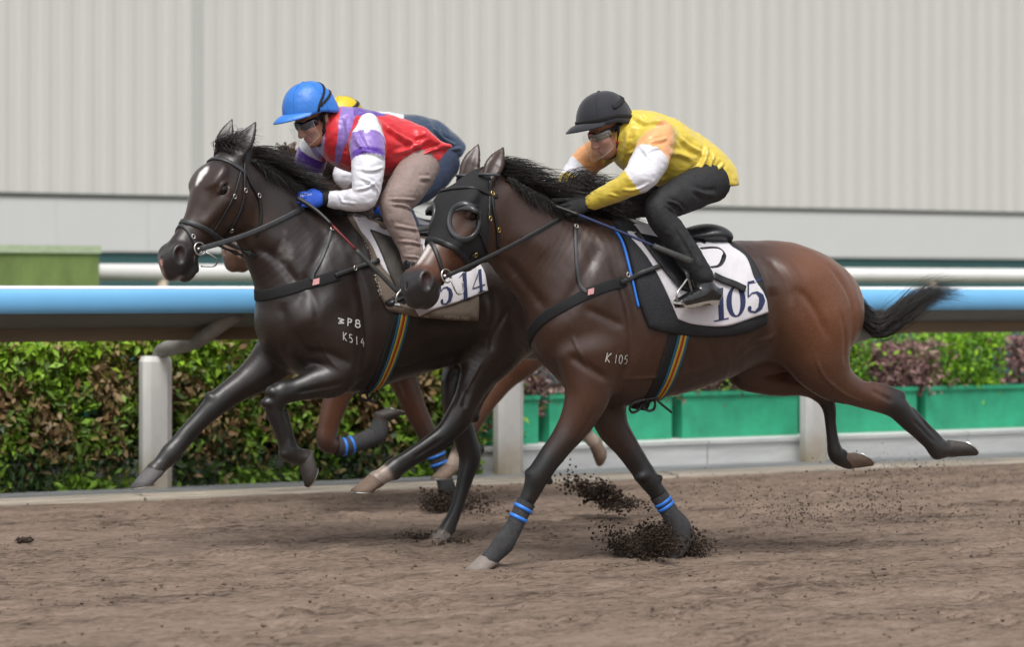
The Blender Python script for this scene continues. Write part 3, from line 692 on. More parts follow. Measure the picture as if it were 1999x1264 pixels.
# ------------------------------------------------------------ the three horses as traced
FA = Frame(1205, 10.05, -6.0)      # bay with the hood
FB = Frame(690, 11.15, 0.0)        # dark brown with the star
FC = Frame(780, 13.0, 0.0)         # chestnut-legged horse on the rail side

def coat_base(body, point, belly, leg_rule, face):
    body, point, belly = np.array(body), np.array(point), np.array(belly)
    def f(V, N, lt, lk, keys, U, fr):
        C = np.tile(body, (len(V), 1)); n1 = np.array([noise.noise(Vector(v * 2.3)) for v in V]); n2 = np.array([noise.noise(Vector(v * 9)) for v in V])
        C = C * (1 + .22 * n1 + .12 * n2)[:, None]
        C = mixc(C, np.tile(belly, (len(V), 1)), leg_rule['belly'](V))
        for i, k in enumerate(keys):
            a, b = leg_rule['fore' if 'fore' in k else 'hind']; m = (lk == i)
            C = mixc(C, np.tile(point, (len(V), 1)), sst(lt + .05 * n2, a, b) * m)
            wh = leg_rule.get(k)
            if wh: C = mixc(C, np.tile(np.array((.42, .33, .27)), (len(V), 1)), sst(lt, wh[0], wh[1]) * m)
        for i, k in enumerate(keys): C = mixc(C, np.tile(np.array((.05, .039, .032)), (len(V), 1)), sst(lt + .12 * n2, .78, 1.0) * .45 * (lk == i))
        if 'rump' in leg_rule: C = leg_rule['rump'](C, V, fr, n1, lt, lk, keys)
        inh = (U[:, 0] > -.02) & (U[:, 0] < .7) & (np.abs(U[:, 2]) < .17) & (U[:, 1] > -.34) & (U[:, 1] < .09)
        C = face(C, U, inh, n2)
        return C
    return f
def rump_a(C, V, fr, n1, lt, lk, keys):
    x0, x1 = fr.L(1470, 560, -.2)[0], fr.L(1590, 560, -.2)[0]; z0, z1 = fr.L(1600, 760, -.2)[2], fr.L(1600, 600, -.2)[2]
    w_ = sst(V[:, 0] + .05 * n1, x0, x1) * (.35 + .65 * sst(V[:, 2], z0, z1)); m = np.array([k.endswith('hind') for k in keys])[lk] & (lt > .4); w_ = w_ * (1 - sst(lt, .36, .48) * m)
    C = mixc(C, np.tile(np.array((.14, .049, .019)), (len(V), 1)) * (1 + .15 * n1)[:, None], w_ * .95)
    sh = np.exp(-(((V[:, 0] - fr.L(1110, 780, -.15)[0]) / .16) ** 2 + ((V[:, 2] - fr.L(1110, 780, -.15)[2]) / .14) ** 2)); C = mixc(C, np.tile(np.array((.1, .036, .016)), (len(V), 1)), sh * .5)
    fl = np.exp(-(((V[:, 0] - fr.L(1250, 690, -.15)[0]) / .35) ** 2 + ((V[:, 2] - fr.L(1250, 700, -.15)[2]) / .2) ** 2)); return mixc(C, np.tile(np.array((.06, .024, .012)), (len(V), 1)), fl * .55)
def face_a(C, U, inh, n2):
    o = np.ones((len(C), 1))
    C = mixc(C, o * np.array((.1, .036, .016)), inh * sst(U[:, 0], .2, .4) * .8)
    C = mixc(C, o * np.array((.016, .014, .0145)), inh * sst(U[:, 0] - .25 * np.minimum(U[:, 1] + .03, 0) + .02 * n2, .535, .585))
    bl = (np.abs(U[:, 2] + .008 * n2) < np.interp(U[:, 0], [.3, .4, .5, .55], [.012, .018, .011, .0])) & (U[:, 1] > -.05) & (U[:, 0] > .3) & (U[:, 0] < .55)
    C[inh & bl] = (.62, .58, .56)
    nos = inh & (np.hypot(U[:, 0] - .58, U[:, 1] + .046) < .024) & (np.abs(U[:, 2]) < .08); C[nos] = (.03, .008, .008)
    return C
def sweat_b(C, V, fr, n1, lt, lk, keys):
    c = fr.L(556, 492, -.14); n = np.array([noise.noise(Vector(v * 38)) + .7 * noise.noise(Vector(v * 90)) for v in V]); d = V - c
    g = np.exp(-((d[:, 0] - .25 * d[:, 2]) / .06) ** 2 - (d[:, 2] / .11) ** 2) * (V[:, 1] < 0)
    return mixc(C, np.tile(np.array((.17, .16, .155)), (len(V), 1)), sst(g + .55 * n, .55, 1.15) * .8 * (g > .08))
def face_b(C, U, inh, n2):
    o = np.ones((len(C), 1))
    C = mixc(C, o * np.array((.042, .02, .013)), inh * sst(-np.abs(U[:, 0] - .3), -.22, -.1) * .7)
    C = mixc(C, o * np.array((.02, .017, .017)), inh * sst(U[:, 0] - .2 * np.minimum(U[:, 1] + .03, 0) + .02 * n2, .53, .58))
    st = inh & (U[:, 1] > .0) & (((U[:, 2] + .0 + .004 * n2) / np.interp(U[:, 0], [.135, .165, .2, .245], [.014, .031, .022, .005])) ** 2 < 1) & (U[:, 0] > .135) & (U[:, 0] < .24)
    C[st] = (.8, .78, .76)
    sn = inh & (np.abs(U[:, 2] + .012) < .013) & (U[:, 0] > .6) & (U[:, 1] < -.02) & (U[:, 1] > -.09); C[sn] = (.36, .2, .16)
    lip = inh & (U[:, 0] > .53) & (U[:, 1] < -.118) & (U[:, 1] > -.148) & (n2 > -.1); C[lip] = (.3, .27, .26)
    nos = inh & (np.hypot(U[:, 0] - .58, U[:, 1] + .046) < .024) & (np.abs(U[:, 2]) < .08); C[nos] = (.025, .008, .008)
    return C
def face_c(C, U, inh, n2):
    o = np.ones((len(C), 1))
    return mixc(C, o * np.array((.12, .065, .045)), inh * sst(U[:, 0], .57, .6))

CFG_A = dict(fr=FA,
  trunk=[((1092, 590), (1096, 742), .13), ((1122, 510), (1128, 786), .195), ((1165, 446), (1180, 798), .225), ((1210, 440), (1245, 788), .25), ((1290, 461), (1312, 774), .285),
         ((1370, 474), (1388, 748), .29), ((1450, 470), (1452, 716), .275), ((1520, 472), (1522, 712), .265), ((1570, 490), (1572, 720), .245), ((1608, 530), (1606, 725), .19), ((1622, 590), (1620, 700), .11)],
  neck=[((1205, 440), (1100, 690), .165), ((1130, 414), (1058, 622), .135), ((1065, 388), (1014, 572), .108), ((1010, 358), (984, 522), .09), ((966, 338), (960, 470), .078)], neck_dy=-.03,
  poll=(924, 338), nose=(806, 538), psi=23, ears=[((-.185, .02, -.01), .7), ((-.185, .05, .0), 2.3)],
  legs=dict(
    near_fore=([(1140, 690, .13, .075), (1150, 760, .115, .075), (1128, 818, .085, .065), (1100, 860, .066, .055), (1070, 900, .058, .05), (1050, 931, .056, .05), (1037, 962, .045, .04), (1018, 999, .036, .032), (1000, 1035, .036, .031), (983, 1062, .044, .037), (964, 1084, .035, .032), (953, 1095, .04, .038)], -.13, -.05),
    off_fore=([(1195, 700, .11, .08), (1185, 785, .1, .075), (1195, 832, .082, .062), (1222, 872, .064, .052), (1246, 908, .054, .046), (1262, 932, .052, .046), (1279, 957, .042, .036), (1297, 985, .037, .032), (1312, 1008, .039, .033), (1328, 1030, .047, .038), (1331, 1052, .037, .033), (1331, 1064, .041, .038)], .13, .05),
    near_hind=([(1560, 560, .2, .10), (1578, 640, .205, .115), (1598, 698, .168, .11), (1625, 740, .112, .085), (1665, 764, .072, .06), (1700, 775, .066, .05), (1730, 785, .064, .045), (1752, 797, .06, .042), (1773, 820, .051, .037), (1800, 848, .042, .033), (1817, 864, .043, .034), (1831, 878, .05, .039), (1848, 878, .042, .035), (1861, 877, .043, .04)], -.135, -.13),
    off_hind=([(1545, 610, .18, .1), (1490, 690, .14, .1), (1452, 728, .085, .08), (1510, 742, .08, .07), (1572, 752, .058, .055), (1604, 768, .053, .042), (1618, 795, .038, .034), (1622, 830, .029, .027), (1626, 862, .031, .028), (1633, 888, .042, .036), (1648, 900, .036, .032), (1658, 901, .041, .038)], .12, .12)),
  bumps=[(1038, 927, -.085, .026, .036, .036, 60, .015), (1070, 939, -.085, .02, .02, .028, 60, .015), (993, 1070, -.06, .024, .032, .02, 60, .015), (1252, 931, .08, .024, .034, .034, -65, .015), (1284, 936, .08, .018, .02, .026, -60, .015), (1341, 1033, .06, .022, .03, .022, -70, .015),
         (1757, 772, -.132, .03, .022, .022, -30, .02), (1838, 866, -.13, .024, .032, .02, -40, .015), (1828, 890, -.13, .02, .03, .02, -40, .015), (1646, 886, .12, .02, .028, .02, -30, .015), (1612, 755, .12, .024, .02, .02, 0, .015)],
  cords=[([(1700, 752, -.135, .014, .014), (1730, 757, -.133, .016, .016), (1757, 772, -.132, .02, .018)], .015), ([(1780, 800, -.13, .014, .016), (1808, 829, -.13, .013, .015), (1834, 858, -.13, .016, .02)], .01), ([(1034, 975, -.075, .013, .015), (1018, 1018, -.07, .013, .015), (998, 1056, -.06, .015, .02)], .01), ([(1292, 955, .075, .013, .015), (1314, 992, .07, .013, .015), (1334, 1022, .06, .015, .02)], .01)],
  muscles=[(1105, 640, .2, .10, .16, -30, .018), (1180, 690, .22, .12, .13, 30, .02), (1150, 540, .18, .08, .18, 18, .012), (1545, 535, .24, .17, .12, -12, .018), (1630, 640, .2, .09, .2, 4, .014), (1545, 650, .22, .09, .16, 14, .014),
           (1130, 770, .17, .08, .12, 20, .014), (1075, 700, .1, .06, .1, 10, .01), (1340, 660, .28, .2, .14, 0, .008), (1470, 675, .25, .07, .05, 35, -.02), (1040, 470, .1, .12, .06, -30, .008)],
  grooves=[([(1200, 500, .25), (1232, 600, .27), (1240, 690, .27), (1215, 775, .24)], .022, .014), ([(985, 500, .1), (1035, 560, .13), (1075, 610, .16)], .022, .016), ([(1180, 470, .2), (1130, 560, .2), (1085, 640, .19)], .03, .012),
           ([(1600, 500, .2), (1650, 570, .19), (1668, 650, .2), (1662, 715, .2)], .018, .011), ([(1505, 560, .26), (1512, 610, .26), (1530, 700, .24)], .03, .012), ([(1110, 690, .2), (1150, 715, .24), (1200, 745, .25)], .02, .012),
           ([(1135, 600, .2), (1185, 620, .24), (1225, 640, .26)], .02, .008), ([(1100, 745, .17), (1085, 780, .15), (1080, 830, .12)], .014, .008), ([(1160, 790, .15), (1125, 850, .12), (1085, 900, .1)], .012, .006), ([(1030, 975, .08), (1012, 1010, .07), (998, 1040, .06)], .008, .005),
           ([(1770, 815, .13), (1800, 845, .13), (1820, 866, .13)], .009, .005), ([(1690, 760, .14), (1735, 785, .13)], .014, .007), ([(1440, 700, .24), (1480, 672, .25), (1520, 655, .24)], .016, -.01),
           ([(1225, 742, .24), (1290, 738, .25), (1350, 728, .25), (1420, 700, .24)], .008, -.006), ([(1290, 738, .25), (1330, 752, .24), (1380, 738, .24)], .007, -.004), ([(1120, 650, .2), (1135, 690, .22), (1160, 730, .24)], .008, -.005), ([(1580, 690, .2), (1600, 735, .18), (1640, 770, .15), (1690, 790, .14)], .008, -.006), ([(1545, 560, .25), (1580, 600, .24), (1610, 665, .22)], .02, .008),
           ([(1330, 660, .27), (1345, 700, .26), (1350, 735, .24)], .018, .004), ([(1375, 660, .27), (1392, 695, .26), (1400, 720, .24)], .018, .004), ([(1500, 500, .25), (1530, 545, .25), (1540, 600, .25)], .022, .008), ([(1625, 600, .2), (1640, 660, .2), (1640, 715, .18)], .014, .007)],
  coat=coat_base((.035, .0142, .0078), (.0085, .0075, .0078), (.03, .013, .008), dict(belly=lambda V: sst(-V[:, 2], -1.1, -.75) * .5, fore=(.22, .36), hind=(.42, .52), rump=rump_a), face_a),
  hooves=[((953, 1095, -.05), (-.3, -.95), (-1, -.1), 'hoof_pale'), ((1331, 1062, .05), (-.05, -1), (-1, 0), 'hoof_dark'), ((1860, 876, -.13), (.8, .55), (.7, -.75), 'hoof_dark'), ((1656, 900, .12), (.75, .6), (.7, -.75), 'hoof_horn')])

CFG_B = dict(fr=FB,
  trunk=[((548, 575), (552, 690), .13), ((592, 505), (595, 742), .2), ((640, 445), (650, 768), .235), ((692, 430), (722, 764), .26), ((760, 455), (785, 742), .285), ((840, 465), (850, 720), .285), ((915, 462), (920, 700), .27),
         ((985, 462), (985, 695), .26), ((1050, 485), (1050, 705), .245), ((1098, 530), (1092, 700), .19), ((1116, 580), (1112, 680), .11)],
  neck=[((690, 430), (565, 670), .18), ((628, 402), (522, 580), .145), ((570, 362), (502, 520), .115), ((518, 324), (485, 476), .092), ((482, 300), (472, 430), .078)], neck_dy=-.02,
  poll=(441, 292), nose=(328, 489), psi=14, mouth=.012, ears=[((-.195, .02, .0), .7), ((-.195, .055, .01), 2.3)],
  legs=dict(
    near_fore=([(625, 610, .15, .085), (665, 690, .125, .085), (655, 735, .102, .078), (610, 751, .074, .062), (575, 762, .058, .052), (545, 771, .06, .054), (536, 800, .046, .04), (548, 835, .041, .035), (557, 862, .04, .034), (564, 883, .048, .041), (584, 892, .042, .037), (597, 895, .045, .042)], -.15, -.12),
    off_fore=([(555, 680, .13, .085), (508, 727, .098, .072), (467, 756, .072, .06), (441, 774, .064, .054), (421, 790, .06, .052), (395, 816, .049, .041), (368, 843, .042, .035), (348, 868, .043, .036), (333, 886, .05, .041), (315, 906, .041, .037), (302, 919, .045, .043)], .13, .08),
    near_hind=([(1020, 560, .2, .1), (1000, 620, .2, .115), (968, 680, .15, .1), (935, 730, .1, .08), (912, 780, .07, .06), (894, 818, .072, .052), (866, 850, .056, .042), (828, 875, .045, .036), (797, 896, .045, .036), (771, 914, .051, .042), (748, 929, .042, .038), (735, 937, .046, .043)], -.145, -.13),
    off_hind=([(1000, 600, .18, .1), (940, 680, .13, .09), (895, 740, .09, .075), (892, 800, .074, .06), (906, 850, .064, .05), (917, 892, .06, .046), (909, 930, .045, .036), (899, 968, .036, .03), (885, 1008, .036, .03), (872, 1034, .042, .035), (864, 1046, .036, .034)], .13, .07)),
  bumps=[(530, 766, -.145, .03, .036, .03, 20, .015), (521, 788, -.14, .026, .034, .032, 70, .015), (561, 775, -.14, .02, .02, .024, 60, .015), (553, 888, -.13, .02, .03, .022, 60, .015), (572, 878, -.13, .02, .03, .02, 0, .015), (411, 778, .11, .028, .036, .036, 50, .015), (441, 793, .11, .02, .02, .026, 50, .015), (345, 893, .09, .022, .03, .02, 40, .015),
         (925, 812, -.142, .03, .022, .036, 20, .02), (772, 930, -.135, .022, .03, .018, 10, .015), (937, 878, .11, .024, .02, .03, 0, .015), (882, 1036, .09, .016, .026, .02, 0, .015)],
  cords=[([(957, 752, -.145, .022, .02), (940, 782, -.143, .018, .018), (926, 812, -.142, .02, .018)], .015), ([(880, 866, -.14, .015, .016), (835, 890, -.137, .014, .016), (790, 914, -.135, .016, .02)], .01), ([(557, 805, -.137, .013, .015), (566, 840, -.135, .013, .015), (574, 870, -.132, .015, .02)], .01), ([(404, 822, .105, .014, .016), (379, 852, .1, .013, .016), (352, 880, .095, .016, .02)], .01)],
  muscles=[(580, 630, .18, .10, .15, -25, .02), (675, 660, .24, .12, .14, 40, .02), (635, 545, .2, .08, .18, 18, .012), (1000, 540, .24, .17, .12, -12, .018), (985, 640, .22, .09, .17, 14, .016), (650, 735, .2, .12, .07, 10, .012),
           (800, 640, .28, .2, .14, 0, .008), (540, 470, .11, .12, .06, -30, .008)],
  grooves=[([(690, 490, .25), (712, 590, .27), (722, 690, .28), (708, 760, .25)], .022, .014), ([(500, 480, .1), (545, 510, .13), (590, 570, .17)], .022, .016), ([(650, 450, .2), (610, 530, .2), (575, 610, .2)], .03, .012),
           ([(545, 590, .1), (552, 640, .1), (562, 700, .1)], .02, .012), ([(600, 690, .2), (645, 690, .24), (690, 715, .26)], .02, .012), ([(675, 745, .2), (620, 758, .18), (570, 768, .16)], .012, .008),
           ([(950, 560, .25), (960, 620, .25), (945, 690, .23)], .03, .012), ([(545, 815, .13), (552, 840, .13), (560, 866, .13)], .009, .005), ([(860, 855, .14), (828, 878, .14), (800, 896, .14)], .01, .006), ([(905, 760, .15), (895, 800, .14)], .014, .007),
           ([(395, 812, .1), (368, 842, .1), (350, 866, .1)], .01, .005), ([(1060, 520, .2), (1085, 600, .2), (1080, 680, .2)], .018, .011),
           ([(740, 700, .25), (790, 712, .25), (840, 700, .25)], .008, -.005), ([(615, 650, .2), (640, 690, .24), (668, 725, .25)], .008, -.005), ([(590, 530, .17), (610, 580, .2), (618, 640, .22)], .02, .007), ([(985, 600, .24), (965, 650, .24), (955, 690, .22)], .012, .007), ([(935, 700, .17), (905, 760, .16), (885, 800, .15)], .008, -.005), ([(565, 640, .12), (590, 670, .17), (610, 690, .2)], .012, .006)],
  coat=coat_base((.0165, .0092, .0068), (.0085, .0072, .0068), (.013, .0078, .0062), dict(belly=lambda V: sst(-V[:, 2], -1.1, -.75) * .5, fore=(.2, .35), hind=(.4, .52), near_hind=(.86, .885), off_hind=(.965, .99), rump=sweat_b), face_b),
  hooves=[((597, 896, -.12), (.75, -.6), (-.1, -1), 'hoof_dark'), ((301, 920, .08), (-.12, -1), (-1, 0), 'hoof_grey'), ((733, 938, -.13), (-.35, -1), (-1, .1), 'hoof_horn'), ((862, 1046, .07), (-.05, -1), (-1, 0), 'hoof_pale')])

def _mv(rows):   # the third horse's barrel, after the bay's, a size further off
    q = lambda p: ((p[0] - 1205) * .83 + 780, (p[1] - 430) * .83 + 418)
    return [(q(a), q(b), w_) for a, b, w_ in rows]
CFG_C = dict(fr=FC, h=.009, trunk=_mv(CFG_A['trunk']),
  neck=[((780, 426), (690, 630), .165), ((718, 402), (655, 580), .13), ((660, 370), (610, 535), .105), ((610, 335), (585, 485), .088), ((580, 318), (572, 430), .076)], neck_dy=-.02,
  poll=(559, 312), nose=(450, 478), psi=12, ears=[((-.16, -.0, .02), .7), ((-.16, .03, -.01), 2.3)],
  legs=dict(
    near_fore=([(715, 650, .13, .085), (690, 705, .115, .08), (668, 752, .09, .07), (650, 800, .072, .056), (641, 835, .062, .05), (638, 864, .058, .05), (666, 873, .045, .04), (695, 866, .043, .037), (720, 857, .045, .038), (735, 848, .054, .045), (742, 828, .044, .04), (745, 816, .046, .042)], -.13, -.1),
    off_fore=([(745, 660, .12, .08), (770, 705, .108, .078), (790, 748, .085, .066), (807, 792, .072, .058), (826, 832, .061, .05), (843, 868, .058, .05), (855, 900, .045, .038), (865, 930, .04, .035), (872, 953, .048, .04), (875, 970, .038, .036)], .12, .06),
    near_hind=([(1070, 560, .19, .1), (1060, 630, .19, .11), (1020, 695, .13, .1), (990, 732, .085, .065), (963, 768, .064, .047), (940, 805, .05, .039), (914, 850, .042, .035), (895, 884, .045, .037), (886, 903, .042, .037), (882, 912, .044, .04)], -.13, -.11),
    off_hind=([(1075, 600, .18, .1), (1095, 680, .13, .1), (1112, 730, .085, .07), (1130, 765, .062, .047), (1138, 805, .045, .038), (1143, 843, .045, .038), (1154, 858, .042, .037), (1162, 866, .043, .04)], .12, .1)),
  muscles=[], grooves=[],
  coat=coat_base((.082, .029, .0125), (.035, .016, .011), (.08, .03, .014), dict(belly=lambda V: V[:, 2] * 0, fore=(.34, .5), hind=(.5, .7), near_hind=(.78, .84), off_hind=(.7, .8)), face_c),
  hooves=[((745, 815, -.1), (.5, .8), (.85, -.5), 'hoof_dark'), ((875, 971, .06), (0, -1), (-1, 0), 'hoof_dark'), ((881, 914, -.11), (-.3, -1), (-1, .2), 'hoof_horn'), ((1163, 867, .1), (.8, -.5), (.2, -1), 'hoof_horn')])

M = {}
M['coat'] = material('coat', attr=True, rough=.38, spec=.5, noise_amt=.3, noise_scale=55, stretch=(1, 3, 2.2), bump=.16, bump_scale=150, rough_var=.16, sheen=.04, coat=.22)
M['eye'] = material('eye', (.008, .005, .004), rough=.06)
M['hoof_dark'] = material('hoof_dark', (.05, .043, .04), rough=.65, noise_amt=.35, noise_scale=14, bump=.2, bump_scale=50)
M['hoof_grey'] = material('hoof_grey', (.1, .095, .095), rough=.7, noise_amt=.3, noise_scale=14, bump=.3, bump_scale=60)
M['hoof_pale'] = material('hoof_pale', (.2, .17, .15), rough=.7, noise_amt=.3, noise_scale=14, bump=.2, bump_scale=60)
M['hoof_horn'] = material('hoof_horn', (.16, .11, .08), rough=.7, noise_amt=.4, noise_scale=10, bump=.2, bump_scale=60)
M['steel'] = material('steel', (.55, .53, .5), rough=.3, metal=1.0, noise_amt=.2)
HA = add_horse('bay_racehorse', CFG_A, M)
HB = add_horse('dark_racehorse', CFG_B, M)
HC = add_horse('chestnut_racehorse', CFG_C, M)
tag(HA['root'], 'bay galloping racehorse in a black blinker hood carrying the number 105 cloth', 'horse', 'racehorses galloping side by side')
tag(HB['root'], 'very dark brown galloping racehorse with a white star between its eyes', 'horse', 'racehorses galloping side by side')
tag(HC['root'], 'reddish chestnut racehorse mostly hidden behind the dark one, nearest the rail', 'horse', 'racehorses galloping side by side')
# ------------------------------------------------------------ tack: straps and cloths laid on the horses by ray
def dens(pts, step):
    pts = np.asarray(pts, float); out = [pts[0]]
    for a, b in zip(pts[:-1], pts[1:]):
        n = max(1, int(np.linalg.norm((b - a)[:2]) / step)); out += [a + (b - a) * (i + 1) / n for i in range(n)]
    return np.array(out)
def hits(Hs, S, pts, step=4, smooth=True):
    fr = Hs['fr']; c = fr.cam(); P, N = [], []; pts = np.asarray(pts, float)
    if smooth and len(pts) > 2: pts = resample(pts, 6)
    for q in dens(pts, step):
        h = S.cast(c, fr.dirn(*q[:2]))
        if h and abs(h[0][1]) < .8: P.append(h[0]); N.append(h[1])
    return np.array(P), np.array(N)
def smooth_line(A, it=3, closed=False):
    A = np.array(A, float)
    for _ in range(it):
        if closed: A = .25 * np.roll(A, 1, 0) + .5 * A + .25 * np.roll(A, -1, 0)
        elif len(A) > 2: A[1:-1] = .25 * A[:-2] + .5 * A[1:-1] + .25 * A[2:]
    return A
def near_lift(S, P, off):
    Q, N = [], []
    for p in P:
        q, n = S.near(p); Q.append(q + n * off); N.append(n)
    return np.array(Q), np.array(N)
def strap_px(Hs, S, pts, width, thick, name, mat, parent, off=.001, mirror=None, step=4, **k):
    P, N = hits(Hs, S, pts, step); 
    if len(P) < 2: return None
    b = MB(); P2 = smooth_line(P + N * off, 2); N2 = smooth_line(N, 4); b.ribbon(P2, N2, width, thick, base=-.002)
    if mirror is not None:
        b.build(name, mat, parent, **k); b = MB()
        Pm = np.array([mirror(p) for p in P]); Q, Nm = near_lift(S, Pm, off); b.ribbon(smooth_line(Q, 2), smooth_line(Nm, 4), width, thick, base=-.002)
    return b.build(name, mat, parent, **k)
def loop(S, c, nrm, n=72, u0=None, R=.7):
    nrm = unit(nrm); u = unit(np.cross(nrm, (0, 1, 0))) if u0 is None else unit(np.asarray(u0) - nrm * (np.asarray(u0) @ nrm)); v = np.cross(nrm, u); P, N = [], []
    for a in np.linspace(0, 2 * math.pi, n, endpoint=False):
        d = u * math.cos(a) + v * math.sin(a); h = S.cast(c + d * R, -d)
        if h: P.append(h[0]); N.append(h[1])
    return np.array(P), np.array(N)
def plane3(Hs, S, p3):
    fr = Hs['fr']; q = []; m = np.mean(p3, axis=0)
    for p in p3:
        for t in np.linspace(0, .9, 19):
            h = S.cast(fr.cam(), fr.dirn(*(np.array(p) * (1 - t) + m * t)))
            if h: q.append(h[0]); break
    return q, unit(np.cross(q[1] - q[0], q[2] - q[0]))
def run_of(mask):
    """indices of the longest run of a closed mask, in order"""
    n = len(mask)
    if mask.all(): return np.arange(n), True
    s = int(np.argmin(mask)); best, cur = [], []
    for i in range(1, n + 1):
        j = (s + i) % n
        if mask[j]: cur.append(j)
        else:
            if len(cur) > len(best): best = cur
            cur = []
    if len(cur) > len(best): best = cur
    return np.array(best, int), False
def band_loop(Hs, S, c, nrm, width, thick, name, mat, parent, keep=None, off=.001, n=90, R=.7, shift=0.0, **k):
    P, N = loop(S, np.asarray(c) + unit(nrm) * shift, nrm, n, R=R)
    idx, cl = (np.arange(len(P)), True) if keep is None else run_of(np.array([keep(p) for p in P]))
    P, N = P[idx], N[idx]; b = MB(); b.ribbon(smooth_line(P + N * off, 3, cl), smooth_line(N, 5, cl), width, thick, closed=cl, base=-.002); return b.build(name, mat, parent, **k)
def coons(fc, bc, tc, lc, nu, nv):
    """front, back curves run top to bottom; top, bottom curves run front to back"""
    def rs(c, n):
        c = np.asarray(c, float); c = resample(c, 8) if len(c) > 2 else c; d = np.r_[0, np.cumsum(np.linalg.norm(np.diff(c, axis=0), axis=1))]; t = np.linspace(0, d[-1], n)
        return np.stack([np.interp(t, d, c[:, i]) for i in range(2)], 1)
    f, b, t, l = rs(fc, nv), rs(bc, nv), rs(tc, nu), rs(lc, nu); u = np.linspace(0, 1, nu)[:, None, None]; v = np.linspace(0, 1, nv)[None, :, None]
    return (1 - u) * f[None] + u * b[None] + (1 - v) * t[:, None] + v * l[:, None] - ((1 - u) * (1 - v) * f[0] + u * (1 - v) * b[0] + (1 - u) * v * f[-1] + u * v * b[-1])
def drape(Hs, S, grid, off, name, mat, parent, over=True, wr=0.0, edge=.012, near_only=False, col=None, puff=0.0, seed=0, **k):
    """cloth whose near side follows the picture grid; carried over the back and mirrored on the far side"""
    fr = Hs['fr']; nu, nv = grid.shape[:2]; c = fr.cam(); P = np.zeros((nu, nv, 3)); ok = np.zeros((nu, nv), bool)
    for i in range(nu):
        for j in range(nv):
            h = S.cast(c, fr.dirn(*grid[i, j]))
            if h: P[i, j] = h[0]; ok[i, j] = True
    for i in range(nu):
        for j in range(nv):
            if not ok[i, j]: jj = np.argmin(np.abs(np.arange(nv) - j) + 1e3 * ~ok[i]); P[i, j] = P[i, jj]
    rows = []
    if over:
        for f in (0.0, .3, .6, .85):
            r_ = []
            for i in range(nu):
                p = P[i, 0]; h = S.cast((p[0], p[1] * f, 3.0), (0, 0, -1)); r_.append(h[0] if h else p)
            rows.append(r_)
        rows = np.array(rows).transpose(1, 0, 2); Gn = np.concatenate([rows, P], 1)
        Gf = Gn[:, 1:] * np.array([1, -1, 1]); G = np.concatenate([Gf[:, ::-1], Gn], 1)
        if near_only: G = Gn
    else: G = P
    for _ in range(2): G[:, 1:-1] = .25 * G[:, :-2] + .5 * G[:, 1:-1] + .25 * G[:, 2:]
    nU, nV = G.shape[:2]; dU = np.gradient(G, axis=0); dV = np.gradient(G, axis=1); N = np.cross(dU, dV); N /= np.linalg.norm(N, axis=2, keepdims=True) + 1e-9
    cen = np.array([0, 0, 1.25]); s_ = np.sign(((G - np.array([0, 0, 1.2])) * N * np.array([0, 1, 1])).sum(2)); N *= np.where(s_ == 0, 1, s_)[..., None]
    W = np.zeros((nU, nV))
    if wr:
        W = np.array([[noise.noise(Vector((G[i, j][0] * 9 + seed, G[i, j][1] * 3, G[i, j][2] * 5 + G[i, j][0] * 4))) * wr + noise.noise(Vector((G[i, j][0] * 25 - G[i, j][2] * 14, seed, G[i, j][2] * 9))) * wr * .45 for j in range(nV)] for i in range(nU)])
    eu = np.minimum(np.arange(nU), np.arange(nU)[::-1])[:, None] / 3.0; ev = np.minimum(np.arange(nV), np.arange(nV)[::-1])[None] / 3.0 if over and not near_only else np.arange(nV)[::-1][None] / 3.0
    pf = puff * np.clip(np.minimum(eu, ev), 0, 1) ** .5
    T = G + N * (off + W + pf)[..., None]; Bm = G + N * (off - edge)
    V = np.concatenate([T.reshape(-1, 3), Bm.reshape(-1, 3)]); idx = np.arange(nU * nV).reshape(nU, nV); o = nU * nV
    Q = np.stack([idx[:-1, :-1], idx[1:, :-1], idx[1:, 1:], idx[:-1, 1:]], -1).reshape(-1, 4)
    fn = np.cross(V[Q[:, 2]] - V[Q[:, 0]], V[Q[:, 3]] - V[Q[:, 1]]); fn = (fn * N.reshape(-1, 3)[Q[:, 0]]).sum(1) < 0; Q[fn] = Q[fn][:, ::-1]; Fs = [Q]
    for ring in (idx[0], idx[-1][::-1], idx[:, 0][::-1], idx[:, -1]): Fs.append(np.stack([ring[:-1], ring[1:], ring[1:] + o, ring[:-1] + o], 1))
    Fa = np.concatenate(Fs); me_col = None if col is None else np.concatenate([col(T.reshape(-1, 3)), col(T.reshape(-1, 3))])
    ob = make_mesh(name, V, Fa, mat, parent, smooth=True, col=me_col, **k)
    bm = bmesh.new(); bm.from_mesh(ob.data); bmesh.ops.recalc_face_normals(bm, faces=bm.faces); bm.to_mesh(ob.data); bm.free()
    return ob, (T.reshape(-1, 3), Q)
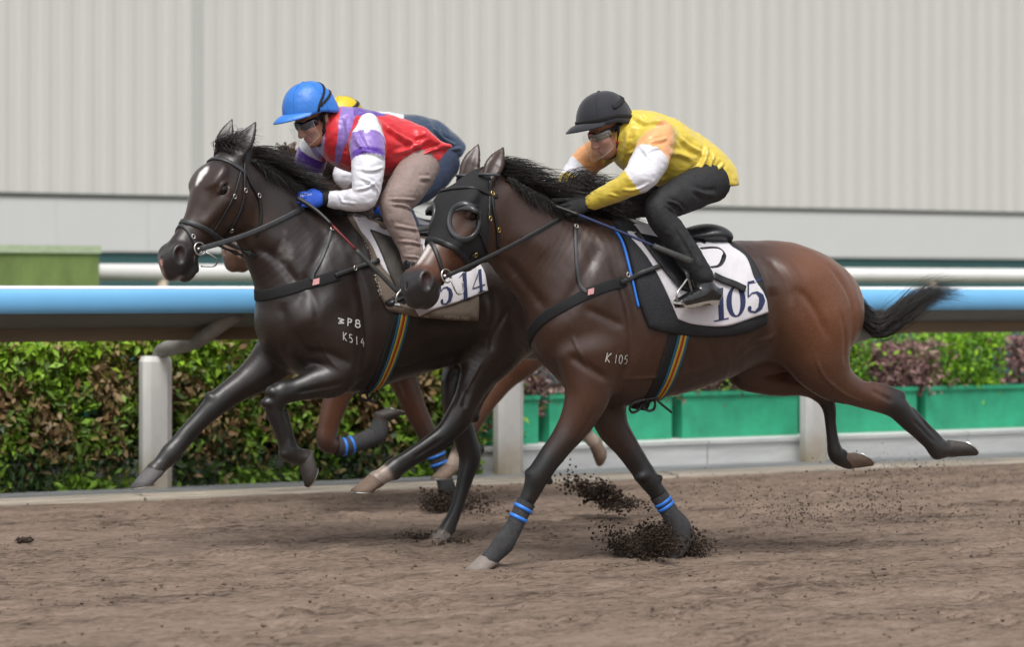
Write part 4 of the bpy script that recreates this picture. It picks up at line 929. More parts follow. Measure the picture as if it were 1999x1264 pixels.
# lettering as strokes: polylines with widths in a unit box
ell_ = lambda cx, cy, rx, ry, a0=0, a1=360, n=26: [(cx + rx * math.cos(math.radians(a)), cy + ry * math.sin(math.radians(a))) for a in np.linspace(a0, a1, n)]
def oval0():
    P = ell_(.5, .5, .34, .46, 0, 360, 34); W = [.07 + .19 * abs(math.cos(math.radians(a))) ** 1.3 for a in np.linspace(0, 360, 34)]; return (P, W)
SERIF = {'0': [oval0()], '1': [([(.5, .03), (.5, .97)], .27), ([(.12, .035), (.88, .035)], .07), ([(.14, .84), (.3, .89), (.44, .975)], [.04, .07, .08])],
         '5': [([(.22, .93), (.5, .925), (.84, .97)], [.11, .13, .1]), ([(.235, .95), (.2, .52)], .07), ([(.2, .5), (.36, .6), (.58, .6), (.76, .47), (.8, .3), (.7, .12), (.48, .03), (.27, .08), (.2, .16)], [.04, .06, .1, .2, .27, .2, .09, .08, .1]), (ell_(.24, .17, .045, .05, 0, 360, 10), .09)],
         '4': [([(.66, .03), (.66, .97)], .24), ([(.63, .97), (.06, .3)], .07), ([(.02, .27), (.98, .27)], .085), ([(.42, .035), (.92, .035)], .07)]}
HANDW = {'K': [[(.1, 0), (.18, 1)], [(.8, 1), (.16, .45), (.75, 0)]], '1': [[(.5, 0), (.55, 1)]], '0': [ell_(.5, .5, .36, .48)], '5': [[(.8, 1), (.3, .95), (.25, .55), (.6, .6), (.8, .35), (.6, .05), (.2, .05)]], '4': [[(.6, 1), (.2, .4), (.85, .42)], [(.65, .7), (.6, 0)]],
         '3': [[(.1, .85), (.9, .7), (.3, .5), (.9, .3), (.15, .2)]], 'P': [[(.3, 0), (.35, 1), (.8, .85), (.75, .55), (.35, .5)]], '8': [ell_(.5, .72, .25, .25, n=12), ell_(.5, .25, .32, .27, n=12)], 'F': [[(.2, 0), (.2, 1), (.9, 1)], [(.2, .52), (.75, .52)]],
         'U': [[(.15, 1), (.15, .3), (.5, 0), (.85, .3), (.85, 1)]], 'E': [[(.85, 1), (.2, 1), (.2, 0), (.85, 0)], [(.2, .5), (.7, .5)]], 'R': [[(.2, 0), (.2, 1), (.75, .95), (.75, .55), (.2, .5)], [(.45, .5), (.85, 0)]], 'A': [[(.1, 0), (.5, 1), (.9, 0)], [(.28, .4), (.72, .4)]], 'D': [[(.2, 0), (.2, 1), (.7, .85), (.85, .5), (.7, .15), (.2, 0)]],
         'H': [[(.15, 0), (.15, 1)], [(.85, 0), (.85, 1)], [(.15, .5), (.85, .5)]], 'y': [[(.1, .6), (.5, 0)], [(.9, .6), (.35, -.4)]], 'l': [[(.5, 0), (.5, 1)]], 'e': [[(.15, .33), (.85, .33), (.7, .62), (.3, .62), (.12, .3), (.35, 0), (.8, .08)]], 'x': [[(.1, .62), (.9, 0)], [(.9, .62), (.1, 0)]], '-': [[(.2, .5), (.8, .5)]], ' ': []}
def decal(Hs, S, strokes, o, ex, ey, name, mat, parent, lift=.0015, wscale=None, step=.06, **k):
    """strokes in a unit box, placed by picture vectors ex, ey from o and cast on S"""
    fr = Hs['fr']; c = fr.cam(); o, ex, ey = np.array(o, float), np.array(ex, float), np.array(ey, float); b = MB(); z = 0
    for (P, W) in strokes:
        P = np.array(P, float); W = np.full(len(P), W) if np.isscalar(W) else np.array(W, float); D = np.c_[P, W]; Q = [D[0]]
        for a, q in zip(D[:-1], D[1:]):
            n = max(1, int(np.linalg.norm((q - a)[:2]) / step)); Q += [a + (q - a) * (i + 1) / n for i in range(n)]
        Q = np.array(Q); T = np.gradient(Q[:, :2], axis=0); T[:, 0] *= np.linalg.norm(ex); T[:, 1] *= np.linalg.norm(ey); V, ok = [], True
        for q, t in zip(Q, T):
            t = t / (np.linalg.norm(t) + 1e-9); nn = np.array([-t[1] / np.linalg.norm(ex), t[0] / np.linalg.norm(ey)]) * np.linalg.norm(ex)
            for e in (-.5, .5):
                p = q[:2] + nn * q[2] * e; px = o + ex * p[0] + ey * p[1]; h = S.cast(c, fr.dirn(*px))
                if not h: ok = False; break
                V.append(h[0] + h[1] * (lift + z))
            if not ok: break
        if ok and len(V) > 3: b.add(V, [(2 * i, 2 * i + 1, 2 * i + 3, 2 * i + 2) for i in range(len(V) // 2 - 1)])
        z += .0004
    return b.build(name, mat, parent, smooth=False, **k) if b.v else None
def text_px(Hs, S, s, o, ex, ey, wd, name, mat, parent, font=HANDW, gap=1.15, **k):
    st = []; ex = np.array(ex, float)
    for i, ch in enumerate(s):
        for g in font[ch]:
            if font is HANDW: st.append(([(x + i * gap, y) for x, y in g], wd))
            else: st.append(([(x + i * gap, y) for x, y in g[0]], g[1]))
    return decal(Hs, S, st, o, ex, ey, name, mat, parent, **k)
# hair
def strands(name, guides, mat, parent, n, r0, seed=0, seg=9, sides=3, fr_noise=.012, col=None, **k):
    """guides: function(rg) -> control points in the local frame"""
    rg = np.random.default_rng(seed); V, F = [], []
    for i in range(n):
        G = np.asarray(guides(rg), float); P = resample(G, max(2, int(math.ceil(seg / (len(G) - 1))))); m = len(P); t = np.linspace(0, 1, m)
        P = P + (np.cumsum(rg.normal(0, 1, (m, 3)), 0) * fr_noise * t[:, None] ** 1.2) / math.sqrt(m); R = r0 * rg.uniform(.5, 1.5) * (1 - t ** 1.6 * .93)
        T = np.gradient(P, axis=0); o = len(V)
        u = unit(np.cross(T[0], rg.normal(0, 1, 3)))
        for j in range(m):
            tt = unit(T[j]); u = unit(u - tt * (u @ tt)); w_ = np.cross(tt, u)
            for s_ in range(sides): a = 2 * math.pi * s_ / sides; V.append(P[j] + (u * math.cos(a) + w_ * math.sin(a)) * R[j])
        F += [(o + j * sides + s_, o + j * sides + (s_ + 1) % sides, o + (j + 1) * sides + (s_ + 1) % sides, o + (j + 1) * sides + s_) for j in range(m - 1) for s_ in range(sides)]
    return make_mesh(name, np.array(V), np.array(F), mat, parent, smooth=True, **k)

m_strap = material('black_leather', (.013, .013, .014), rough=.42, spec=.5, noise_amt=.3, noise_scale=25, bump=.1, bump_scale=150)
m_strap2 = material('grey_leather', (.035, .037, .04), rough=.45, noise_amt=.3, noise_scale=20, bump=.1, bump_scale=120)
m_web = material('black_webbing', (.008, .008, .009), rough=.85, bump=.2, bump_scale=300)
m_brass = material('brass', (.55, .4, .14), rough=.3, metal=1.0)
m_hair = material('hair_black', (.013, .0095, .008), rough=.36, spec=.55, noise_amt=.6, noise_scale=28); m_hairb = material('hair_brown', (.03, .017, .011), rough=.45); m_hairc = material('hair_chestnut', (.05, .024, .015), rough=.5)
m_cloth = material('white_cloth', (.62, .60, .63), rough=.85, noise_amt=.08, noise_scale=8, bump=.15, bump_scale=250, sheen=.2)
m_navy = material('navy_print', (.018, .028, .085), rough=.8)
m_pad = material('pad_black', (.013, .0145, .018), rough=.75, noise_amt=.25, noise_scale=30, bump=.4, bump_scale=180)
m_padb = material('pad_brown', (.16, .125, .098), rough=.8, noise_amt=.18, noise_scale=10, bump=.3, bump_scale=120)
m_saddle = material('saddle_leather', (.018, .019, .022), rough=.35, noise_amt=.25, noise_scale=20, bump=.15, bump_scale=90)
m_flapb = material('flap_olive', (.045, .04, .033), rough=.6, noise_amt=.25, noise_scale=12, bump=.2, bump_scale=60)
m_brandw = material('grease_white', (.5, .49, .47), rough=.8, noise_amt=.4, noise_scale=90)
m_blue_t = material('blue_tape', (.03, .2, .72), rough=.45, noise_amt=.1); m_sock = material('grey_wrap', (.045, .045, .048), rough=.95, noise_amt=.3, noise_scale=40, bump=.4, bump_scale=150); m_text = material('pale_thread', (.5, .46, .38), rough=.8)
m_stripe = {c: material('webbing_' + c, v, rough=.75, bump=.2, bump_scale=250) for c, v in dict(blue=(.008, .09, .16), yellow=(.42, .31, .03), red=(.36, .025, .012)).items()}
for Hs in (HA, HB, HC): Hs['mir'] = (lambda H: lambda p: p - H.w * (2 * ((p - H.o) @ H.w)))(Hs['H']); Hs['tmir'] = lambda p: np.array([p[0], -p[1], p[2]])

# white brand marks on the coat
for (Hs, s, o, ex, ey) in ((HA, 'K', (1180, 707), (12, 1), (3, -18)), (HA, '105', (1196, 709), (8.5, .6), (2, -17)), (HB, 'K514', (669, 664), (9.5, 3.2), (-1, -16)), (HB, '3P8', (658, 634), (14, 2), (0, -15))):
    text_px(Hs, Hs['S'], s, o, ex, ey, .17, 'brand_mark', m_brandw, Hs['root'], lift=.004)
# leg wraps: sleeves round the cannon with two blue tapes
def wrap(Hs, leg, t0, t1, tapes, pad=.007, soil=None):
    R = resample(np.array(Hs['legs'][leg]), 6); n = len(R); i0, i1 = int(t0 * (n - 1)), int(t1 * (n - 1)); P = R[i0:i1 + 1]
    b = MB(); b.tube(P[:, :3], P[:, 3] + pad, 16, caps=False, up=(0, 1, 0), r2=P[:, 4] + pad); V = np.array(b.v)
    k = 16
    # tube's first axis follows 'up' (lateral), so swap the two radii
    b = MB(); b.tube(P[:, :3], P[:, 4] + pad, 16, caps=False, up=(0, 1, 0), r2=P[:, 3] + pad)
    w_ = b.build('leg_wrap', m_sock, Hs['root'])
    for a in tapes:
        j = int(a * (n - 1)); q = R[j]; d = unit(R[j + 1][:3] - R[j - 1][:3]); b = MB(); h = .0085
        b.tube([q[:3] - d * h, q[:3] - d * h * .8, q[:3] + d * h * .8, q[:3] + d * h], np.array([q[4] + pad] * 4) + np.array([0, .004, .004, 0]), 16, caps=False, up=(0, 1, 0), r2=np.array([q[3] + pad] * 4) + np.array([0, .004, .004, 0]))
        b.build('tape', m_blue_t, w_)
wrap(HA, 'near_fore', .60, .985, (.63, .672)); wrap(HA, 'off_fore', .585, .97, (.625, .665)); wrap(HC, 'near_fore', .52, .95, (.575, .615)); wrap(HC, 'off_fore', .6, .98, (.64, .69))
# ------------------------------------------------------------ manes and tails
def mane(Hs, pts, n, r, mat, L, lift, seed, side=.5, tuft=None):
    fr = Hs['fr']; C = resample(np.array([fr.L(*p, 0.0) for p in pts]), 12)
    def g(rg):
        i = rg.integers(0, len(C)); root = C[i] + np.array([rg.normal(0, .006), rg.normal(0, .012), -.02]); l = L * rg.uniform(.55, 1.25); up = lift * rg.uniform(.2, 1.3); s_ = rg.normal(0, 1) * .05 + (.03 if rg.random() < side else -.045)
        if tuft and tuft[0] < i / len(C) < tuft[1]: up *= 1.9
        d1 = np.array([.22 * l, s_ * .4, up]); d2 = np.array([.65 * l, s_, up * 1.25 - .02]); d3 = np.array([l, s_ * 1.5, up * 1.0 - .3 * l * rg.uniform(.0, 1.1)])
        return [root, root + d1, root + d2, root + d3]
    return strands('mane', g, mat, Hs['root'], n, r, seed, seg=9)
mane(HA, [(958, 338), (985, 345), (1020, 364), (1065, 387), (1110, 405), (1150, 416), (1185, 428)], 2000, .0019, m_hair, .16, .07, 1, tuft=(.58, .86))
mane(HB, [(474, 303), (495, 312), (530, 330), (570, 360), (610, 392), (655, 417)], 1900, .0019, m_hair, .17, .05, 2)
mane(HC, [(572, 318), (600, 330), (640, 355), (690, 385), (730, 408)], 900, .0024, m_hairc, .2, .1, 3)
def mane_side(Hs, pts, n, seed, mat, dx=.05, drop=.16):   # the part that lies over on the near side
    fr = Hs['fr']; P, N = hits(Hs, Hs['S'], pts, 3)
    def g(rg):
        i = rg.integers(0, len(P)); r_ = P[i] + N[i] * .004; d = drop * rg.uniform(.4, 1.2)
        a = r_ + np.array([dx * rg.uniform(.2, 1.4), -.012, -d * .45 + .03]); c_ = r_ + np.array([dx * rg.uniform(.8, 2.4), -.02, -d]); q1, n1 = Hs['S'].near(a); q2, n2 = Hs['S'].near(c_)
        return [r_, q1 + n1 * rg.uniform(.005, .02), q2 + n2 * rg.uniform(.006, .035)]
    return strands('mane_lock', g, mat, Hs['root'], n, .002, seed, seg=8)
mane_side(HA, [(985, 352), (1030, 378), (1075, 400), (1120, 415)], 900, 5, m_hair, .05, .09)
mane_side(HB, [(490, 314), (530, 335), (575, 368), (620, 402)], 1100, 6, m_hair, .06, .1)
# forelock of the dark horse
H = HB['H']; strands('forelock', lambda rg: [H.p(.01 + rg.normal(0, .01), .02, rg.normal(0, .035)), H.p(-.02, .055 + rg.normal(0, .012), rg.normal(0, .03)), H.p(-.05 + rg.normal(0, .03), .03, .05 + rg.normal(.0, .03)), H.p(-.05 + rg.normal(0, .04), -.04, .10 + rg.normal(.0, .03))], m_hair, HB['root'], 160, .0018, 8, seg=9)
H3 = HC['H']; strands('forelock', lambda rg: [H3.p(.0, .02, rg.normal(0, .03)), H3.p(-.04, .06 + rg.normal(0, .02), rg.normal(0, .04)), H3.p(.02 + rg.normal(0, .03), .06, .03 + rg.normal(.02, .04))], m_hairc, HC['root'], 120, .003, 9, seg=9)
def tail(Hs, ctrl, sp, n, mat, seed):
    fr = Hs['fr']
    def g(rg):
        o = rg.normal(0, 1, 2); o2 = rg.normal(0, 1); out = []
        ln = rg.uniform(.62, 1.0) ** .7
        pts = [(fr.L(px + o[0] * s_ * .6 , py + (o[1] * .8 + .2 * rg.normal()) * s_, dy + o2 * s_ / 420)) for (px, py, dy), s_ in zip(ctrl, sp)]
        R = resample(np.array(pts), 4); return R[:max(4, int(len(R) * ln))]
    return strands('tail', g, mat, Hs['root'], n, .0017, seed, seg=14, fr_noise=.03)
tail(HA, [(1640, 560, 0), (1672, 590, 0), (1697, 628, 0), (1722, 640, -.02), (1755, 616, -.04), (1795, 586, -.05), (1840, 571, -.06), (1888, 576, -.06)], [4, 7, 9, 10, 10, 9, 8, 15], 1150, m_hair, 4)
tail(HB, [(1108, 560, 0), (1136, 590, 0), (1160, 630, 0), (1185, 645, -.02), (1220, 620, -.04), (1265, 590, -.05), (1300, 580, -.06)], [4, 8, 13, 15, 15, 13, 12], 300, m_hair, 5)
tail(HC, [(1120, 520, 0), (1150, 550, 0), (1170, 580, 0), (1190, 590, -.02), (1230, 570, -.04), (1270, 550, -.05)], [4, 8, 11, 13, 13, 13], 250, m_hairc, 6)
# ------------------------------------------------------------ saddlery: every piece that could be lifted off is a thing of its own
def root_on(Hs, name, label, cat, group=None):
    r = empty(name, Hs['fr'].O, Hs['fr'].a); return tag(r, label, cat, group)
def wl(px, py, Hs, dy): return Hs['fr'].L(px, py, dy)
def buckle(Hs, S, px, py, parent, mat=None, r=.011, off=.006, name='buckle'):
    h = S.cast(Hs['fr'].cam(), Hs['fr'].dirn(px, py))
    if not h: return
    b = MB(); b.torus(h[0] + h[1] * off, h[1], r, .0028, 14, 6, sx=.75); b.build(name, mat or M['steel'], parent)

# ---- cloths of the bay, 105
S = HA['S']
pad_r = root_on(HA, 'saddle_pad', 'thick black quilted pad under the 105 cloth on the bay', 'saddle pad', 'saddle pads')
g = coons([(1206, 452), (1222, 480), (1237, 540), (1247, 590), (1266, 640)], [(1436, 482), (1464, 505), (1484, 540), (1496, 590), (1494, 632)], [(1206, 452), (1290, 474), (1370, 486), (1436, 482)], [(1266, 640), (1300, 650), (1380, 658), (1450, 651), (1494, 632)], 44, 40)
pad, padS = drape(HA, S, g, .014, 'quilted_pad', m_pad, pad_r, edge=.014, puff=.012)
strap_px(HA, S, [(1196, 446), (1214, 475), (1229, 530), (1240, 575), (1246, 600)], .011, .012, 'blue_edge', m_blue_t, pad_r, off=.002)
S1 = Surf((HA['V'], HA['Q']), padS)
cl_r = root_on(HA, 'saddle_cloth', 'white number cloth printed 105 laid over the black pad', 'saddle cloth', 'number cloths')
g = coons([(1226, 458), (1262, 500), (1290, 548), (1324, 624)], [(1428, 484), (1456, 505), (1471, 545), (1492, 580), (1497, 610)], [(1226, 458), (1300, 476), (1370, 488), (1428, 484)], [(1324, 624), (1358, 634), (1420, 636), (1497, 610)], 52, 44)
cl, clS = drape(HA, S1, g, .006, 'cloth', m_cloth, cl_r, edge=.006, wr=.007, seed=3)
S2 = Surf((HA['V'], HA['Q']), padS, clS)
for i, (ch, o, ex, ey) in enumerate((('1', (1389, 631), (38, -8), (-2, -66)), ('0', (1418, 624), (40, -8), (-3, -62)), ('5', (1453, 616), (44, -9), (-3, -66)))):
    decal(HA, S2, SERIF[ch], o, ex, ey, 'digit', m_navy, cl_r, lift=.002)
# ---- saddle of the bay
def saddle(Hs, label, seat_px, flap_mat, mat, S_, flap, dyk=1.0, back=None):
    fr = Hs['fr']; r = root_on(Hs, 'saddle', label, 'saddle', 'racing saddles')
    st = [[*fr.L(x, y, 0), rn, rl] for x, y, rn, rl in seat_px]; A = np.array(st); F = Field(A[:, :3].min(0) - .3, A[:, :3].max(0) + .3, .006)
    F.sweep(st, k=.01, sub=6); V, Q = F.mesh(3); make_mesh('seat', V, Q, mat, r)
    f, fs = drape(Hs, S_, coons(*flap, 20, 22), .01, 'flap', flap_mat, r, over=False, edge=.01, wr=.003, puff=.004)
    Gm = fs[0] * np.array([1, -1, 1]); nn = 20 * 22
    mf = f.data.copy(); o = link_mesh('flap', mf, None, r); mf.transform(Matrix.Diagonal((1, -1, 1, 1))); mf.flip_normals()
    return r, f
sad, fl = saddle(HA, 'black leather racing saddle under the jockey in yellow', [(1243, 446, .02, .07), (1270, 452, .028, .09), (1310, 464, .03, .1), (1345, 462, .044, .14), (1378, 459, .055, .165), (1398, 463, .05, .15), (1409, 467, .028, .1)], m_saddle, m_saddle, S2,
         ([(1238, 456), (1266, 490), (1296, 530), (1328, 566)], [(1352, 474), (1356, 500), (1362, 535), (1366, 566)], [(1238, 456), (1300, 470), (1352, 474)], [(1328, 566), (1350, 572), (1366, 566)]))
strap_px(HA, S2, [(1240, 452), (1268, 490), (1298, 530), (1328, 566)], .012, .008, 'flap_edge', m_strap, sad, off=.014)
S3 = Surf((HA['V'], HA['Q']), padS, clS)
b = MB(); P = np.array([HA['fr'].L(x, y, -.36 + .0 * i) for i, (x, y) in enumerate([(1368, 486), (1392, 484), (1406, 487), (1413, 496), (1411, 510), (1403, 520), (1388, 523)])]); P = resample(P, 4); b.ribbon(P, [(0, -.3, .95)] * len(P), .022, .005); b.build('strap_loop', m_strap, sad)
strap_px(HA, S3, [(1392, 540), (1408, 548), (1430, 556), (1452, 566)], [.036] * 0 or .034, .006, 'strap_end', m_strap, sad, off=.012)
# girth: black band with striped webbing, all round the barrel
def girth(Hs, S_, p3, parent, lab, wide=.085, lead=.03, above=None):
    q, nrm = plane3(Hs, S_, p3)
    if nrm[0] < 0: nrm = -nrm
    c = np.array([np.mean([a[0] for a in q]), 0, np.mean([a[2] for a in q]) + .05]); cut = lambda p: p[2] < above
    c = c - nrm * ((c - q[0]) @ nrm)
    r = parent
    band_loop(Hs, S_, c, nrm, wide, .006, 'girth', m_web, r, keep=cut, off=.002, shift=-lead, n=120, R=.5)
    for i, cname in enumerate(('blue', 'yellow', 'red', 'yellow', 'blue')):
        band_loop(Hs, S_, c, nrm, .0105 if cname != 'blue' else .012, .004 + .0006 * (i % 2), 'webbing_stripe', m_stripe[cname], r, keep=cut, off=.008, shift=(i - 2) * .0108, n=120, R=.5)
girth(HA, S, [(1341, 609), (1333, 658), (1292, 766)], sad, '', above=HA['fr'].L(1345, 585, -.3)[2])
for pts in ([(1285, 776), (1262, 780), (1240, 786), (1229, 797), (1234, 806), (1246, 801), (1258, 784)], [(1262, 782), (1270, 778), (1278, 786), (1276, 799), (1266, 803), (1257, 797), (1259, 785)], [(1280, 779), (1290, 789), (1311, 806)]):
    P = resample(np.array([HA['fr'].L(x, y, -.1 + .01 * i) for i, (x, y) in enumerate(pts)]), 5); b = MB(); b.ribbon(P, [(.2, -.9, .3)] * len(P), .013, .004); b.build('girth_tie', m_strap, sad)
def stirrup(Hs, c0, top, parent, label=None, foot=None):
    """iron hanging from its leather: tread, two branches, eye"""
    fr = Hs['fr']; b = MB(); (x0, y0, d0), (x1, y1, d1) = foot; a, e = fr.L(x0, y0, d0), fr.L(x1, y1, d1); t = fr.L(*top); up = unit(t - (a + e) / 2)
    m = (a + e) / 2; arcp = [a + up * .01, a + up * .05 + (a - m) * .12, (a * .75 + e * .25) + up * .1, t, (a * .25 + e * .75) + up * .1, e + up * .05 + (e - m) * .12, e + up * .01]
    b.tube(resample(np.array(arcp), 5), .0055, 8); o = b.build('stirrup_iron', M['steel'], parent)
    b = MB(); n = unit(np.cross(e - a, up)); w_ = .024; b.add([a - n * w_, a + n * w_, e + n * w_, e - n * w_, a - n * w_ + up * .012, a + n * w_ + up * .012, e + n * w_ + up * .012, e - n * w_ + up * .012], [(0, 3, 2, 1), (4, 5, 6, 7), (0, 1, 5, 4), (1, 2, 6, 5), (2, 3, 7, 6), (3, 0, 4, 7)]); b.build('tread', M['steel'], o, smooth=False)
    b = MB(); s_ = np.array(c0); P = np.array([t, t * .5 + s_ * .5 + np.array([0, -.02, 0]), s_]); b.ribbon(resample(P, 5), [(0, -1, .1)] * 11, .02, .005); b.build('stirrup_leather', m_strap, parent)
stirrup(HA, HA['fr'].L(1330, 520, -.33), (1343, 545, -.40), sad, foot=((1321, 594, -.44), (1350, 604, -.36)))

# ---- breastplates
def breast(Hs, S_, p3, keepx, width, label, neckpts, buck, tagpx, group='breastplates of the racehorses'):
    r = root_on(Hs, 'breastplate', label, 'breastplate', group); q, nrm = plane3(Hs, S_, p3); c = np.array([q[1][0] + .05, 0, 0]); c[2] = q[0][2] - ((c[:2] - q[0][:2]) @ nrm[:2]) / nrm[2]
    xk = Hs['fr'].L(keepx, 560, -.25)[0]; xs_ = Hs['fr'].L(buck, 540, -.25)[0]
    band_loop(Hs, S_, c, nrm, width, .006, 'chest_band', m_web, r, keep=lambda p: p[0] < xs_, n=140)
    band_loop(Hs, S_, c, nrm, .022, .005, 'girth_strap', m_strap, r, keep=lambda p: xs_ - .03 < p[0] < xk and p[1] < .05, n=200, off=.012)
    strap_px(Hs, S_, neckpts, .018, .004, 'neck_strap', m_strap2, r, off=.006, mirror=Hs['tmir'])
    buckle(Hs, S_, *neckpts[0], r, off=.014); 
    for p in tagpx[1:]: buckle(Hs, S_, *p, r, off=.02)
    t = tagpx[0]; decal(Hs, S_, [([(0, .5), (1, .5)], 1.0)], (t[0] - 5, t[1] + 5), (11, -3), (1, -9), 'maker_tag', material('tag_pink', (.6, .3, .3), rough=.7, noise_amt=.5, noise_scale=200), r, lift=.012); return r
breast(HA, S1, [(1262, 530), (1190, 558), (1085, 606)], 1300, .052, 'black breastplate across the chest of the bay', [(1123, 444), (1124, 480), (1127, 530), (1134, 560), (1146, 572)], 1228, [(1152, 571), (1224, 538)])
# ---- bridle
def bridle(Hs, cfg, label):
    S_ = Hs['S']; H = Hs['H']; fr = Hs['fr']; r = root_on(Hs, 'bridle', label, 'bridle', 'bridles'); Sx = cfg.get('S', S_); mir = Hs['mir']
    ctr = lambda u: H.p(u, -.12, 0)
    def lp(p3, u, width, thick, name, mat, vmin=None, off=.001):
        q, nrm = plane3(Hs, Sx, p3); c = ctr(u); c = c - nrm * ((c - q[0]) @ nrm); kp = None if vmin is None else (lambda p: H.inv(p)[1] > vmin)
        return band_loop(Hs, Sx, c, nrm, width, thick, name, mat, r, keep=kp, R=.45, off=off)
    lp(cfg['nose3'], .42, .026, .009, 'noseband', m_strap2 if cfg['grey'] else m_strap)
    for p3, u, vm, nm in cfg['loops']: lp(p3, u, .02, .008, nm, m_strap2 if cfg['grey'] else m_strap, vm)
    for nm, pts, wd in cfg['straps']: strap_px(Hs, Sx, pts, wd, .005, nm, m_strap, r, mirror=mir, step=3, off=.004)
    for p in cfg['buckles']: buckle(Hs, Sx, *p, r, mat=m_brass if not cfg['grey'] else M['steel'], r=.011, off=.012)
    # snaffle: loose ring each side, a bar through the mouth, chin loop
    h = Sx.cast(fr.cam(), fr.dirn(*cfg['ring'])); p = h[0] if h else H.p(.5, -.11, .07); pm = mir(p); ou = H.w
    for q, s_ in ((p, 1), (pm, -1)):
        b = MB(); b.torus(q + ou * (.014 * s_), ou + np.array([0, 0, .15]), .031, .0042, 22, 8); b.build('bit_ring', M['steel'], r)
    b = MB(); b.tube([p + ou * .012, (p + pm) / 2 + H.u * .01 * 1, pm - ou * .012], .007, 8); b.build('bit_bar', M['steel'], r)
    b = MB(); P = resample(np.array([fr.L(x, y, d) for x, y, d in cfg['chin']]), 5); b.tube(P, .004, 7); b.build('chin_wire', M['steel'], r)
    # reins: from the ring to the rider's hand
    for s_, (hand) in ((1, cfg['hand']), (-1, cfg['hand_far'])):
        a = (p if s_ == 1 else pm) + ou * (.016 * s_); e = fr.L(*hand); mids = [a + (e - a) * t + np.array([0, 0, -cfg['sag'] * math.sin(t * 3.14)]) for t in np.linspace(0, 1, 16)]
        mids = [m if s_ == -1 else m for m in mids]; P = []
        for m in mids:   # keep it outside the neck
            q, n = S_.near(m)
            if (m - q) @ n < .008: m = q + n * .01
            P.append(m)
        b = MB(); b.ribbon(smooth_line(np.array(P), 2), [H.w * s_ + np.array([0, -.5 * s_, .2])] * len(P), cfg['rw'], .005); b.build('rein', m_strap2 if cfg['grey'] else m_strap, r)
    return r
